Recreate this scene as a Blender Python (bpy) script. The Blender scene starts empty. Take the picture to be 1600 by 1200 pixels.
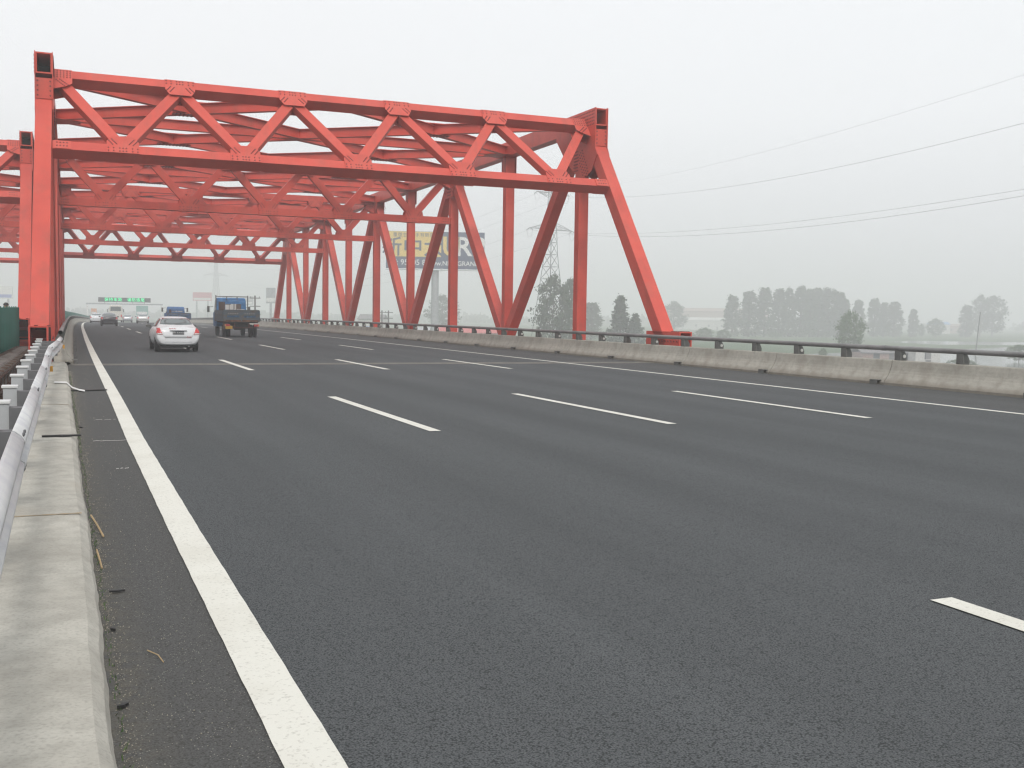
import bpy, bmesh, math, random
from mathutils import Vector, Matrix
from mathutils.bvhtree import BVHTree
random.seed(7)
S = bpy.context.scene
COL = S.collection
PI = math.pi

# ------------------------------------------------------------------ camera
F_, YAW, PIT, ROL, CH = 1650.95, 0.404447, -0.066411, -0.015999, 1.6173
fw = Vector((math.sin(YAW)*math.cos(PIT), math.cos(YAW)*math.cos(PIT), math.sin(PIT)))
rt0 = Vector((math.cos(YAW), -math.sin(YAW), 0))
dn0 = fw.cross(rt0)
rt = rt0*math.cos(ROL) + dn0*math.sin(ROL)
dn = -rt0*math.sin(ROL) + dn0*math.cos(ROL)
cam = bpy.data.cameras.new('camera'); camo = bpy.data.objects.new('camera', cam); COL.objects.link(camo)
camo.matrix_world = Matrix(((rt.x, -dn.x, -fw.x, 0), (rt.y, -dn.y, -fw.y, 0), (rt.z, -dn.z, -fw.z, CH), (0, 0, 0, 1)))
cam.sensor_width = 36; cam.lens = 36*F_/1600; cam.clip_start = 0.05; cam.clip_end = 8000
S.camera = camo

# ------------------------------------------------------------------ world, sun, exposure
SUN_EL, SUN_AZ = math.radians(43), math.radians(190)      # azimuth clockwise from +Y
W = bpy.data.worlds.new('World'); S.world = W; W.use_nodes = True
nt = W.node_tree; nt.nodes.clear()
out = nt.nodes.new('ShaderNodeOutputWorld'); bg = nt.nodes.new('ShaderNodeBackground')
sky = nt.nodes.new('ShaderNodeTexSky'); sky.sky_type = 'NISHITA'; sky.sun_disc = False
sky.sun_elevation = SUN_EL; sky.sun_rotation = SUN_AZ; sky.dust_density = 4; sky.air_density = 1.2
hs = nt.nodes.new('ShaderNodeHueSaturation'); hs.inputs['Saturation'].default_value = 0.12
tc = nt.nodes.new('ShaderNodeTexCoord'); sx = nt.nodes.new('ShaderNodeSeparateXYZ')
cr = nt.nodes.new('ShaderNodeValToRGB'); mx = nt.nodes.new('ShaderNodeMix'); mx.data_type = 'RGBA'
cr.color_ramp.elements[0].position = 0.0; cr.color_ramp.elements[0].color = (7.3, 7.5, 7.65, 1)
cr.color_ramp.elements[1].position = 0.7; cr.color_ramp.elements[1].color = (9.9, 10.15, 10.5, 1)
e = cr.color_ramp.elements.new(0.18); e.color = (9.3, 9.5, 9.7, 1)
nt.links.new(tc.outputs['Generated'], sx.inputs[0]); nt.links.new(sx.outputs['Z'], cr.inputs[0])
nt.links.new(sky.outputs[0], hs.inputs['Color'])
mx.inputs[0].default_value = 0.9
nt.links.new(hs.outputs[0], mx.inputs[6]); nt.links.new(cr.outputs[0], mx.inputs[7])
nt.links.new(mx.outputs[2], bg.inputs[0]); bg.inputs[1].default_value = 0.1
nt.links.new(bg.outputs[0], out.inputs[0])
sl = bpy.data.lights.new('sun', 'SUN'); sl.energy = 1.5; sl.angle = math.radians(14); sl.color = (1, .965, .92)
slo = bpy.data.objects.new('sun', sl); COL.objects.link(slo)
sd = Vector((math.sin(SUN_AZ)*math.cos(SUN_EL), math.cos(SUN_AZ)*math.cos(SUN_EL), math.sin(SUN_EL)))
slo.rotation_euler = sd.to_track_quat('Z', 'Y').to_euler(); slo.location = (0, -40, 60)
S.view_settings.view_transform = 'Standard'; S.view_settings.look = 'None'
S.view_settings.exposure = 0.16; S.view_settings.gamma = 1; S.view_settings.use_curve_mapping = False
c = S.cycles
c.use_denoising = True; c.max_bounces = 8; c.diffuse_bounces = 3; c.glossy_bounces = 3; c.volume_bounces = 3
c.transparent_max_bounces = 8; c.caustics_reflective = False; c.caustics_refractive = False
c.filter_width = 1.3
try: c.denoising_prefilter = 'ACCURATE'
except Exception: pass

# ------------------------------------------------------------------ helpers
K = 1.26          # scale of the far plain
def at(px, zc, z=None):
    """ground point in the direction of photo column px, zc metres deep"""
    v = fw + rt*((px-800)/F_)
    return Vector((v.x*zc*K, v.y*zc*K, 0))
def zat(px, py, zc):
    v = fw + rt*((px-800)/F_) + dn*((py-600)/F_)
    return CH + v.z*zc*K
def cx(D):
    t = max(0, D-32); return t*t/7800
def rz(D):
    t = max(0, D-32); return -t*t/28000 if t < 228 else -1.8566-(t-228)*.01629
def road(X, D, z=0): return (X+cx(D), D, z+rz(D))

class MB:
    def __init__(s): s.v = []; s.f = []
    def add(s, vs, fs):
        n = len(s.v); s.v += [tuple(v) for v in vs]; s.f += [tuple(i+n for i in f) for f in fs]; return s
    def box(s, a, b):
        (x0, y0, z0), (x1, y1, z1) = a, b
        return s.add([(x0,y0,z0),(x1,y0,z0),(x1,y1,z0),(x0,y1,z0),(x0,y0,z1),(x1,y0,z1),(x1,y1,z1),(x0,y1,z1)],
                     [(0,3,2,1),(4,5,6,7),(0,1,5,4),(1,2,6,5),(2,3,7,6),(3,0,4,7)])
    def beam(s, p, q, w, h, up=(0,0,1), ends=True):
        p, q = Vector(p), Vector(q); d = (q-p).normalized(); u = Vector(up)
        r = d.cross(u)
        if r.length < 1e-4: r = d.cross(Vector((0,1,0)))
        r.normalize(); u = r.cross(d)
        vs = [o+r*(a*w/2)+u*(b*h/2) for o in (p, q) for a, b in ((-1,-1),(1,-1),(1,1),(-1,1))]
        fs = [(0,1,5,4),(1,2,6,5),(2,3,7,6),(3,0,4,7)]
        if ends: fs += [(0,3,2,1),(4,5,6,7)]
        return s.add(vs, fs)
    def hollow(s, p, q, w, h, t, up=(0,0,1)):
        p, q = Vector(p), Vector(q); d = (q-p).normalized(); r = d.cross(Vector(up)).normalized(); u = r.cross(d)
        vs = []
        for o in (p, q):
            for k in (0, t):
                for a, b in ((-1,-1),(1,-1),(1,1),(-1,1)): vs.append(o+r*(a*(w/2-k))+u*(b*(h/2-k)))
        fs = []
        for i in range(4):
            j = (i+1) % 4
            fs += [(i, j, 8+j, 8+i), (4+j, 4+i, 12+i, 12+j), (j, i, 4+i, 4+j), (8+i, 8+j, 12+j, 12+i)]
        return s.add(vs, fs)
    def prism(s, poly, depth, fn):
        """poly list of 2d; fn(a,b,c)->xyz ; c from depth[0] to depth[1]"""
        n = len(poly)
        vs = [fn(a, b, depth[0]) for a, b in poly] + [fn(a, b, depth[1]) for a, b in poly]
        return s.add(vs, [tuple(range(n-1,-1,-1)), tuple(range(n, 2*n))] + [(i, (i+1)%n, n+(i+1)%n, n+i) for i in range(n)])
    def tube(s, pts, r, n=8, r2=None, cap=True):
        pts = [Vector(p) for p in pts]; rings = []; m = len(pts); base = len(s.v)
        ref = Vector((0,0,1)) if abs((pts[-1]-pts[0]).normalized().z) < .9 else Vector((1,0,0))
        for i, p in enumerate(pts):
            d = (pts[min(i+1,m-1)]-pts[max(i-1,0)]).normalized()
            a = d.cross(ref).normalized(); b = a.cross(d)
            rr = r if r2 is None else r+(r2-r)*i/(m-1)
            for k in range(n):
                t = 2*PI*k/n; s.v.append(tuple(p+a*math.cos(t)*rr+b*math.sin(t)*rr))
        for i in range(m-1):
            for k in range(n):
                s.f.append((base+i*n+k, base+i*n+(k+1)%n, base+(i+1)*n+(k+1)%n, base+(i+1)*n+k))
        if cap:
            s.f.append(tuple(base+k for k in range(n-1,-1,-1))); s.f.append(tuple(base+(m-1)*n+k for k in range(n)))
        return s
    def lathe(s, prof, n, fn):
        """prof (r, h) list; fn(a,b,h)->xyz"""
        base = len(s.v)
        for r, h in prof:
            for k in range(n):
                t = 2*PI*k/n; s.v.append(tuple(fn(r*math.cos(t), r*math.sin(t), h)))
        for i in range(len(prof)-1):
            for k in range(n): s.f.append((base+i*n+k, base+i*n+(k+1)%n, base+(i+1)*n+(k+1)%n, base+(i+1)*n+k))
        s.f.append(tuple(base+k for k in range(n-1,-1,-1))); s.f.append(tuple(base+(len(prof)-1)*n+k for k in range(n)))
        return s
    def mesh(s, name, m=None, smooth=False):
        me = bpy.data.meshes.new(name); me.from_pydata(s.v, [], s.f); me.update()
        if m: me.materials.append(m)
        if smooth: me.shade_smooth()
        return me
def fixn(me):
    b = bmesh.new(); b.from_mesh(me); bmesh.ops.recalc_face_normals(b, faces=b.faces); b.to_mesh(me); b.free(); return me
def obj(name, me, parent=None, m=None, loc=None, rot=None, smooth=False):
    if isinstance(me, MB): me = fixn(me.mesh(name, m, smooth))
    o = bpy.data.objects.new(name, me); COL.objects.link(o)
    if parent: o.parent = parent
    if loc: o.location = loc
    if rot: o.rotation_euler = rot
    return o
def bevel(o, w=.01, seg=2):
    md = o.modifiers.new('bevel', 'BEVEL'); md.width = w; md.segments = seg; md.limit_method = 'ANGLE'; return o
def thing(name, label, cat, loc=(0,0,0), rot=(0,0,0), group=None):
    o = bpy.data.objects.new(name, None); COL.objects.link(o); o.location = loc; o.rotation_euler = rot
    o.empty_display_size = .3
    return tag(o, label, cat, group)
def tag(o, label=None, cat=None, group=None, kind=None):
    if label: o['label'] = label
    if cat: o['category'] = cat
    if group: o['group'] = group
    if kind: o['kind'] = kind
    return o
def kids(o): return [c for c in bpy.data.objects if c.parent == o]
def copy_tree(o, parent=None, kid_map=None):
    if kid_map is None:
        kid_map = {}
        for c in bpy.data.objects:
            if c.parent: kid_map.setdefault(c.parent.name, []).append(c)
    c = o.copy(); COL.objects.link(c); c.parent = parent
    for ch in kid_map.get(o.name, []): copy_tree(ch, c, kid_map)
    return c
def tris(me): return me

# ------------------------------------------------------------------ materials
def nodes(name):
    m = bpy.data.materials.new(name); m.use_nodes = True; n = m.node_tree
    return m, n, n.nodes['Principled BSDF']
def mat(name, col, rough=.6, metal=0, var=.12, scale=3, bump=0, bscale=40, spec=.5, col2=None, stretch=None, coat=0, detail=6):
    m, n, b = nodes(name)
    b.inputs['Roughness'].default_value = rough; b.inputs['Metallic'].default_value = metal
    b.inputs['Specular IOR Level'].default_value = spec; b.inputs['Coat Weight'].default_value = coat
    tcn = n.nodes.new('ShaderNodeTexCoord'); mp = n.nodes.new('ShaderNodeMapping')
    n.links.new(tcn.outputs['Object'], mp.inputs[0])
    if stretch: mp.inputs['Scale'].default_value = stretch
    no = n.nodes.new('ShaderNodeTexNoise'); no.inputs['Scale'].default_value = scale; no.inputs['Detail'].default_value = detail
    n.links.new(mp.outputs[0], no.inputs[0])
    r = n.nodes.new('ShaderNodeValToRGB'); n.links.new(no.outputs[0], r.inputs[0])
    c2 = col2 or tuple(x*(1-var*2) for x in col)
    r.color_ramp.elements[0].position = .33; r.color_ramp.elements[0].color = (*c2, 1)
    r.color_ramp.elements[1].position = .6; r.color_ramp.elements[1].color = (*col, 1)
    n.links.new(r.outputs[0], b.inputs['Base Color'])
    if bump:
        n2 = n.nodes.new('ShaderNodeTexNoise'); n2.inputs['Scale'].default_value = bscale; n2.inputs['Detail'].default_value = 4
        n.links.new(tcn.outputs['Object'], n2.inputs[0]); bp = n.nodes.new('ShaderNodeBump')
        bp.inputs['Strength'].default_value = bump; bp.inputs['Distance'].default_value = .01
        n.links.new(n2.outputs[0], bp.inputs['Height']); n.links.new(bp.outputs[0], b.inputs['Normal'])
    m['ramp'] = r.name
    return m
def glass(name, col, rough=.06):
    m, n, b = nodes(name); b.inputs['Base Color'].default_value = (*col, 1); b.inputs['Roughness'].default_value = rough
    b.inputs['Specular IOR Level'].default_value = .8
    return m
def N(n, t, **kw):
    x = n.nodes.new('ShaderNode'+t)
    for k, v in kw.items(): setattr(x, k, v)
    return x
def math_node(n, op, a, b=None, c_=None):
    x = n.nodes.new('ShaderNodeMath'); x.operation = op
    for i, v in enumerate((a, b, c_)):
        if v is None: continue
        if hasattr(v, 'links'): n.links.new(v, x.inputs[i])
        else: x.inputs[i].default_value = v
    return x.outputs[0]
def mixc(n, f, a, b, blend='MIX'):
    x = n.nodes.new('ShaderNodeMix'); x.data_type = 'RGBA'; x.blend_type = blend
    for i, v in ((0, f), (6, a), (7, b)):
        if hasattr(v, 'links'): n.links.new(v, x.inputs[i])
        elif i == 0: x.inputs[0].default_value = v
        else: x.inputs[i].default_value = (*v, 1)
    return x.outputs[2]

def asphalt(name):
    m, n, b = nodes(name); b.inputs['Roughness'].default_value = .93; b.inputs['Specular IOR Level'].default_value = .18
    t = N(n, 'TexCoord'); P = t.outputs['Object']; s = N(n, 'SeparateXYZ'); n.links.new(P, s.inputs[0])
    X, Y = s.outputs['X'], s.outputs['Y']
    def noise(sc, det=5, vec=P, rough=.6):
        x = N(n, 'TexNoise'); x.inputs['Scale'].default_value = sc; x.inputs['Detail'].default_value = det
        x.inputs['Roughness'].default_value = rough
        n.links.new(vec, x.inputs[0]); return x.outputs[0]
    def ramp(v, a, b_):
        x = N(n, 'MapRange'); x.inputs[1].default_value = a; x.inputs[2].default_value = b_; n.links.new(v, x.inputs[0]); return x.outputs[0]
    def vor(sc, feat='F1'):
        x = N(n, 'TexVoronoi'); x.feature = feat; x.inputs['Scale'].default_value = sc; n.links.new(P, x.inputs[0]); return x
    mp = N(n, 'Mapping'); mp.inputs['Scale'].default_value = (1, .05, 1); n.links.new(P, mp.inputs[0])
    streak = noise(1.1, 4, mp.outputs[0])
    patch = noise(.35, 4); grit = noise(130, 3, rough=.8)
    stones = vor(125); peb = vor(120)
    base = mixc(n, ramp(streak, .35, .65), (.076, .081, .084), (.106, .112, .116))
    base = mixc(n, math_node(n, 'MULTIPLY', ramp(patch, .3, .7), .25), base, (.069, .073, .074))
    # wheel paths, slightly darker and smoother, two to a lane
    w = math_node(n, 'SINE', math_node(n, 'MULTIPLY', math_node(n, 'SUBTRACT', X, 4.68), 2*PI/1.875))
    w = math_node(n, 'MULTIPLY', math_node(n, 'ADD', w, 1), .5)
    base = mixc(n, math_node(n, 'MULTIPLY', w, .34), base, (.050, .053, .055))
    base = mixc(n, math_node(n, 'MULTIPLY', ramp(grit, .45, .68), .75), base, (.17, .177, .179))
    base = mixc(n, math_node(n, 'MULTIPLY', ramp(stones.outputs['Distance'], .45, .75), .75), base, (.018, .019, .020))
    # shoulder: browner dust, pale grit
    shl = math_node(n, 'LESS_THAN', X, .82); shr = math_node(n, 'GREATER_THAN', X, 15.9)
    sh = math_node(n, 'MAXIMUM', shl, math_node(n, 'MULTIPLY', shr, .6))
    base = mixc(n, math_node(n, 'MULTIPLY', sh, .42), base, (.085, .077, .068))
    sp = N(n, 'SeparateColor'); n.links.new(peb.outputs['Color'], sp.inputs[0])
    dots = math_node(n, 'MULTIPLY', math_node(n, 'GREATER_THAN', sp.outputs[0], .93), math_node(n, 'LESS_THAN', peb.outputs['Distance'], .33))
    dots = math_node(n, 'MULTIPLY', dots, math_node(n, 'ADD', math_node(n, 'MULTIPLY', sh, .85), .05))
    base = mixc(n, math_node(n, 'MULTIPLY', dots, .55), base, (.46, .43, .36))
    # dust along the kerb
    kd = N(n, 'MapRange'); kd.inputs[1].default_value = .42; kd.inputs[2].default_value = .16; n.links.new(X, kd.inputs[0])
    base = mixc(n, math_node(n, 'MULTIPLY', kd.outputs[0], math_node(n, 'MULTIPLY', ramp(noise(9), .35, .6), .5)), base, (.14, .125, .095))
    n.links.new(base, b.inputs['Base Color'])
    bp = N(n, 'Bump'); bp.inputs['Strength'].default_value = .35; bp.inputs['Distance'].default_value = .006
    hgt = math_node(n, 'ADD', math_node(n, 'MULTIPLY', stones.outputs['Distance'], -1), grit)
    n.links.new(hgt, bp.inputs['Height']); n.links.new(bp.outputs[0], b.inputs['Normal'])
    return m
def concrete(name, c1, c2, stain=(.30,.25,.19), vert=0, sc=1.2):
    m, n, b = nodes(name); b.inputs['Roughness'].default_value = .9; b.inputs['Specular IOR Level'].default_value = .25
    t = N(n, 'TexCoord'); P = t.outputs['Object']
    def noise(s_, det=6, scl=None):
        v = P
        if scl:
            mp = N(n, 'Mapping'); mp.inputs['Scale'].default_value = scl; n.links.new(P, mp.inputs[0]); v = mp.outputs[0]
        x = N(n, 'TexNoise'); x.inputs['Scale'].default_value = s_; x.inputs['Detail'].default_value = det; n.links.new(v, x.inputs[0]); return x.outputs[0]
    def ramp(v, a, b_):
        x = N(n, 'MapRange'); x.inputs[1].default_value = a; x.inputs[2].default_value = b_; n.links.new(v, x.inputs[0]); return x.outputs[0]
    base = mixc(n, ramp(noise(sc), .3, .7), c1, c2)
    base = mixc(n, math_node(n, 'MULTIPLY', ramp(noise(7, 8), .42, .68), .5), base, tuple(x*.75 for x in c1))
    base = mixc(n, math_node(n, 'MULTIPLY', ramp(noise(60, 3), .48, .7), .45), base, tuple(x*.7 for x in c1))
    if vert:
        base = mixc(n, math_node(n, 'MULTIPLY', ramp(noise(2.3, 5, (1, 1, .1)), .5, .75), .5), base, stain)
        sz = N(n, 'SeparateXYZ'); n.links.new(P, sz.inputs[0])
        lo = N(n, 'MapRange'); lo.inputs[1].default_value = .13; lo.inputs[2].default_value = .0; n.links.new(math_node(n, 'ADD', sz.outputs['Z'], math_node(n, 'MULTIPLY', noise(3, 6), -.12)), lo.inputs[0])
        base = mixc(n, math_node(n, 'MULTIPLY', lo.outputs[0], .6), base, (.15, .125, .095))
    else:
        base = mixc(n, math_node(n, 'MULTIPLY', ramp(noise(1.6, 5, (2.2, .5, 1)), .52, .8), .38), base, tuple(min(1, x*1.25) for x in c2))
        base = mixc(n, math_node(n, 'MULTIPLY', ramp(noise(.8, 6, (3, 1, 1)), .6, .8), .5), base, stain)
    n.links.new(base, b.inputs['Base Color'])
    bp = N(n, 'Bump'); bp.inputs['Strength'].default_value = .35; bp.inputs['Distance'].default_value = .012
    n.links.new(math_node(n, 'ADD', noise(45, 4), math_node(n, 'MULTIPLY', noise(6, 4), 2)), bp.inputs['Height']); n.links.new(bp.outputs[0], b.inputs['Normal'])
    return m
def road_paint(name, col):
    m, n, b = nodes(name); b.inputs['Roughness'].default_value = .75
    t = N(n, 'TexCoord'); P = t.outputs['Object']
    a = N(n, 'TexNoise'); a.inputs['Scale'].default_value = 55; a.inputs['Detail'].default_value = 5; n.links.new(P, a.inputs[0])
    c_ = N(n, 'TexNoise'); c_.inputs['Scale'].default_value = 1.6; c_.inputs['Detail'].default_value = 6; n.links.new(P, c_.inputs[0])
    r1 = N(n, 'MapRange'); r1.inputs[1].default_value = .56; r1.inputs[2].default_value = .72; n.links.new(a.outputs[0], r1.inputs[0])
    r2 = N(n, 'MapRange'); r2.inputs[1].default_value = .45; r2.inputs[2].default_value = .8; n.links.new(c_.outputs[0], r2.inputs[0])
    base = mixc(n, math_node(n, 'MULTIPLY', r2.outputs[0], .55), col, tuple(x*.72 for x in (col[0], col[1]*.97, col[2]*.9)))
    base = mixc(n, math_node(n, 'MULTIPLY', r1.outputs[0], .5), base, (.3, .28, .24))
    n.links.new(base, b.inputs['Base Color'])
    bp = N(n, 'Bump'); bp.inputs['Strength'].default_value = .4; bp.inputs['Distance'].default_value = .004
    n.links.new(a.outputs[0], bp.inputs['Height']); n.links.new(bp.outputs[0], b.inputs['Normal'])
    return m

M = {}
M['asphalt'] = asphalt('asphalt')
M['line'] = road_paint('road_paint', (.67, .655, .59))
M['slab'] = concrete('kerb_concrete', (.37, .35, .305), (.50, .48, .425))
M['barrier'] = concrete('barrier_concrete', (.35, .33, .285), (.46, .435, .38), stain=(.22,.19,.15), vert=1, sc=.8)
M['deck'] = mat('deck_concrete', (.28, .27, .25), .9, bump=.3)
M['joint'] = mat('joint_concrete', (.20, .185, .16), .9, bump=.3, var=.2)
M['stain'] = mat('rust_stain', (.34,.27,.18), .9, var=.1, scale=12)
M['rubber'] = mat('black_rubber', (.018, .018, .018), .6)
M['dark'] = mat('dark_gap', (.012, .012, .012), .9)
M['red'] = mat('red_bridge_paint', (.60, .085, .058), .45, var=.04, scale=.9, bump=.08, bscale=6, spec=.3, col2=(.52, .070, .050))
def weather(m, dirt, amt, scale, stretch):
    n = m.node_tree; b = n.nodes['Principled BSDF']; src = b.inputs['Base Color'].links[0].from_socket
    t = N(n, 'TexCoord'); mp = N(n, 'Mapping'); mp.inputs['Scale'].default_value = stretch; n.links.new(t.outputs['Object'], mp.inputs[0])
    x = N(n, 'TexNoise'); x.inputs['Scale'].default_value = scale; x.inputs['Detail'].default_value = 9; x.inputs['Roughness'].default_value = .65; n.links.new(mp.outputs[0], x.inputs[0])
    r = N(n, 'MapRange'); r.inputs[1].default_value = .5; r.inputs[2].default_value = .72; n.links.new(x.outputs[0], r.inputs[0])
    n.links.new(mixc(n, math_node(n, 'MULTIPLY', r.outputs[0], amt), src, dirt), b.inputs['Base Color'])
weather(M['red'], (.30, .085, .06), .45, 1.6, (1, 1, .35)); weather(M['red'], (.70, .17, .13), .3, .5, (1, 1, 1))
M['redin'] = mat('shaded_interior_red', (.03, .012, .01), .8)  # near-black red: the shade inside the open boxes is put into the colour
M['bolt'] = mat('dark_red_bolts', (.16, .03, .028), .6)  # darker than the bridge red: contact shadow and paint chips put into the colour
M['galv'] = mat('galvanised_steel', (.60, .60, .59), .5, metal=.0, var=.08, scale=4, bump=.05, col2=(.50, .50, .52))
M['post'] = mat('pale_grey_post_paint', (.42, .43, .44), .5, metal=.15, var=.08)
M['spacer'] = mat('dark_grey_spacer', (.15, .15, .155), .6, metal=.3, var=.2)  # one dark grey for spacer blocks and splice bolts
M['pipe'] = mat('grey_rail_paint', (.22, .215, .21), .5, metal=.2, var=.15, scale=2)
M['bracket'] = mat('dark_grey_bracket', (.13, .13, .12), .6, var=.2)
M['refl'] = mat('reflector_white', (.75, .73, .68), .4)
M['amber'] = mat('amber_reflector', (.70, .33, .02), .4)
M['green'] = mat('green_fence_sheet', (.022, .19, .145), .6, var=.12, scale=.7)
M['rust'] = mat('rusty_brown_steel', (.13, .055, .035), .85, var=.3, scale=6)
M['cover'] = mat('grey_brown_cover', (.16, .13, .115), .9, var=.25, scale=5, bump=.4, bscale=12)
M['straw'] = mat('dry_straw', (.42, .30, .16), .8)
M['white_car'] = mat('white_car_paint', (.72, .73, .74), .35, var=.02, coat=.15)
M['silver_car'] = mat('silver_car_paint', (.48, .50, .52), .3, metal=.4, var=.02, coat=.5)
M['beige_car'] = mat('pale_grey_car_paint', (.56, .56, .54), .3, metal=.3, var=.02, coat=.5)
M['dark_car'] = mat('dark_car_paint', (.03, .035, .045), .25, var=.02, coat=.6)
M['glass'] = glass('car_glass', (.10, .125, .125))
M['tail'] = glass('red_lamp_plastic', (.55, .03, .03), .2)
M['lampw'] = glass('clear_lamp_plastic', (.6, .6, .58), .2)
M['orange'] = glass('orange_lamp_plastic', (.7, .2, .03), .3)
M['tyre'] = mat('tyre_rubber', (.025, .025, .026), .9)
M['rim'] = mat('wheel_rim', (.35, .35, .36), .4, metal=.6)
M['under'] = mat('underbody', (.02, .02, .02), .9)
M['plate'] = mat('dark_plate', (.03, .035, .05), .5)
M['yplate'] = mat('yellow_plate', (.65, .36, .02), .6)
M['white'] = mat('white_paint', (.72, .72, .70), .5, var=.05)
M['redtxt'] = mat('red_lettering', (.6, .04, .06), .5)
M['blue_truck'] = mat('blue_truck_paint', (.045, .19, .42), .5, var=.15, scale=4)
M['blue_bed'] = mat('worn_blue_boards', (.11, .15, .18), .8, var=.3, scale=2.2, col2=(.15, .13, .11), stretch=(1,1,2.5))
M['blue_pale'] = mat('pale_blue_paint', (.08, .19, .40), .5, var=.1)
M['rustbed'] = mat('rust_band', (.22, .11, .065), .9, var=.3, scale=6)
M['blue_worn'] = mat('worn_blue_paint', (.06,.15,.26), .8, var=.3, scale=7)
M['brown'] = mat('dark_brown_panel', (.09,.06,.05), .8)
M['chassis'] = mat('chassis_black', (.03, .028, .026), .8)
M['coach'] = mat('cream_coach_paint', (.62, .60, .54), .35, var=.04, coat=.4)
M['gsteel'] = mat('grey_steel', (.38, .39, .40), .5, var=.1)
M['led_panel'] = mat('led_panel', (.07, .075, .08), .6)
M['bb_yellow'] = mat('billboard_yellow', (.72, .52, .14), .6, var=.03)
M['bb_navy'] = mat('billboard_navy', (.05, .07, .13), .6, var=.03)
M['bb_pink'] = mat('pink_panel', (.55, .22, .24), .7, var=.08)
M['bb_green'] = mat('sign_green', (.08, .30, .24), .6, var=.05)
M['bb_blue'] = mat('sign_blue', (.2, .25, .5), .6, var=.05)
M['pylon'] = mat('pylon_steel', (.10, .105, .11), .6, var=.1)
M['wire'] = mat('wire', (.06, .06, .06), .6)
M['pole'] = mat('pole_concrete', (.16, .155, .15), .9)
M['bark'] = mat('bark', (.075, .06, .045), .95, var=.2, scale=8)
def leafmat(name, a, b_):
    m, n, b = nodes(name); b.inputs['Roughness'].default_value = .7; b.inputs['Specular IOR Level'].default_value = .2
    g = N(n, 'NewGeometry'); o = N(n, 'ObjectInfo')
    f = math_node(n, 'ADD', math_node(n, 'MULTIPLY', g.outputs['Random Per Island'], .7), math_node(n, 'MULTIPLY', o.outputs['Random'], .3))
    n.links.new(mixc(n, f, a, b_), b.inputs['Base Color'])
    return m
M['leaf'] = leafmat('poplar_leaves', (.025, .05, .018), (.07, .105, .04))
M['leaf2'] = leafmat('bush_leaves', (.03, .075, .02), (.09, .15, .04))
M['skin'] = mat('skin', (.45, .27, .19), .6)
M['hair'] = mat('black_hair', (.015, .012, .01), .6)
M['shirt'] = mat('grey_shirt', (.25, .27, .3), .8)
M['roofgrey'] = mat('grey_tile_roof', (.20, .19, .19), .9, bump=.5, bscale=8)
M['roofred'] = mat('red_sheet_roof', (.55, .10, .09), .7)
M['roofblue'] = mat('blue_sheet_roof', (.12, .32, .62), .6)
M['wall'] = mat('whitewashed_wall', (.58, .57, .53), .9)
M['brickw'] = mat('pinkish_wall', (.36, .25, .21), .9)
M['window'] = glass('window_glass', (.04, .05, .06))
# ground
m, n, b = nodes('grassland'); b.inputs['Roughness'].default_value = .95; b.inputs['Specular IOR Level'].default_value = .1
t = N(n, 'TexCoord')
a1 = N(n, 'TexNoise'); a1.inputs['Scale'].default_value = .012; a1.inputs['Detail'].default_value = 8; n.links.new(t.outputs['Object'], a1.inputs[0])
a2 = N(n, 'TexNoise'); a2.inputs['Scale'].default_value = .3; a2.inputs['Detail'].default_value = 8; n.links.new(t.outputs['Object'], a2.inputs[0])
r1 = N(n, 'MapRange'); r1.inputs[1].default_value = .4; r1.inputs[2].default_value = .6; n.links.new(a1.outputs[0], r1.inputs[0])
r2 = N(n, 'MapRange'); r2.inputs[1].default_value = .35; r2.inputs[2].default_value = .65; n.links.new(a2.outputs[0], r2.inputs[0])
bs = mixc(n, r1.outputs[0], (.05, .10, .03), (.09, .13, .05)); bs = mixc(n, math_node(n, 'MULTIPLY', r2.outputs[0], .5), bs, (.035, .07, .02))
n.links.new(bs, b.inputs['Base Color']); M['grass'] = m
m, n, b = nodes('river_water'); b.inputs['Base Color'].default_value = (.10, .11, .10, 1); b.inputs['Roughness'].default_value = .12
t = N(n, 'TexCoord'); a1 = N(n, 'TexNoise'); a1.inputs['Scale'].default_value = .8; n.links.new(t.outputs['Object'], a1.inputs[0])
bp = N(n, 'Bump'); bp.inputs['Strength'].default_value = .08; n.links.new(a1.outputs[0], bp.inputs['Height']); n.links.new(bp.outputs[0], b.inputs['Normal']); M['water'] = m
def emis(name, col, st):
    m, n, b = nodes(name); b.inputs['Base Color'].default_value = (*col, 1); b.inputs['Emission Color'].default_value = (*col, 1)
    b.inputs['Emission Strength'].default_value = st; return m
M['led'] = emis('led_green', (.05, .9, .35), 1.2)

# ------------------------------------------------------------------ ground, water, haze
GZ = -8.0
mb = MB(); mb.add([(-1800,-400,GZ),(2600,-400,GZ),(2600,2700,GZ),(-1800,2700,GZ)], [(0,1,2,3)])
tag(obj('ground', mb, m=M['grass']), kind='structure')
def water(name, pts, dz=.04):
    mb = MB(); mb.add([(x*K, y*K, GZ+dz) for x, y in pts], [tuple(range(len(pts)))]); return tag(obj(name, mb, m=M['water']), kind='structure')
water('river', [(-30,-60),(60,-60),(150,40),(330,170),(640,330),(900,420),(900,470),(600,375),(430,285),(290,245),(225,215),(150,185),(60,140),(-60,95),(-300,60),(-300,-60)], .05)
water('pond', [(255,255),(300,250),(335,285),(290,300),(262,285)])
mb = MB(); mb.box((-1900,-500,GZ-1.2), (2700,2800,50))
hz = tag(obj('haze', mb), kind='stuff')
hm = bpy.data.materials.new('haze_air'); hm.use_nodes = True; hn = hm.node_tree; hn.nodes.clear()
ho = hn.nodes.new('ShaderNodeOutputMaterial'); hv = hn.nodes.new('ShaderNodeVolumePrincipled')
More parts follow.
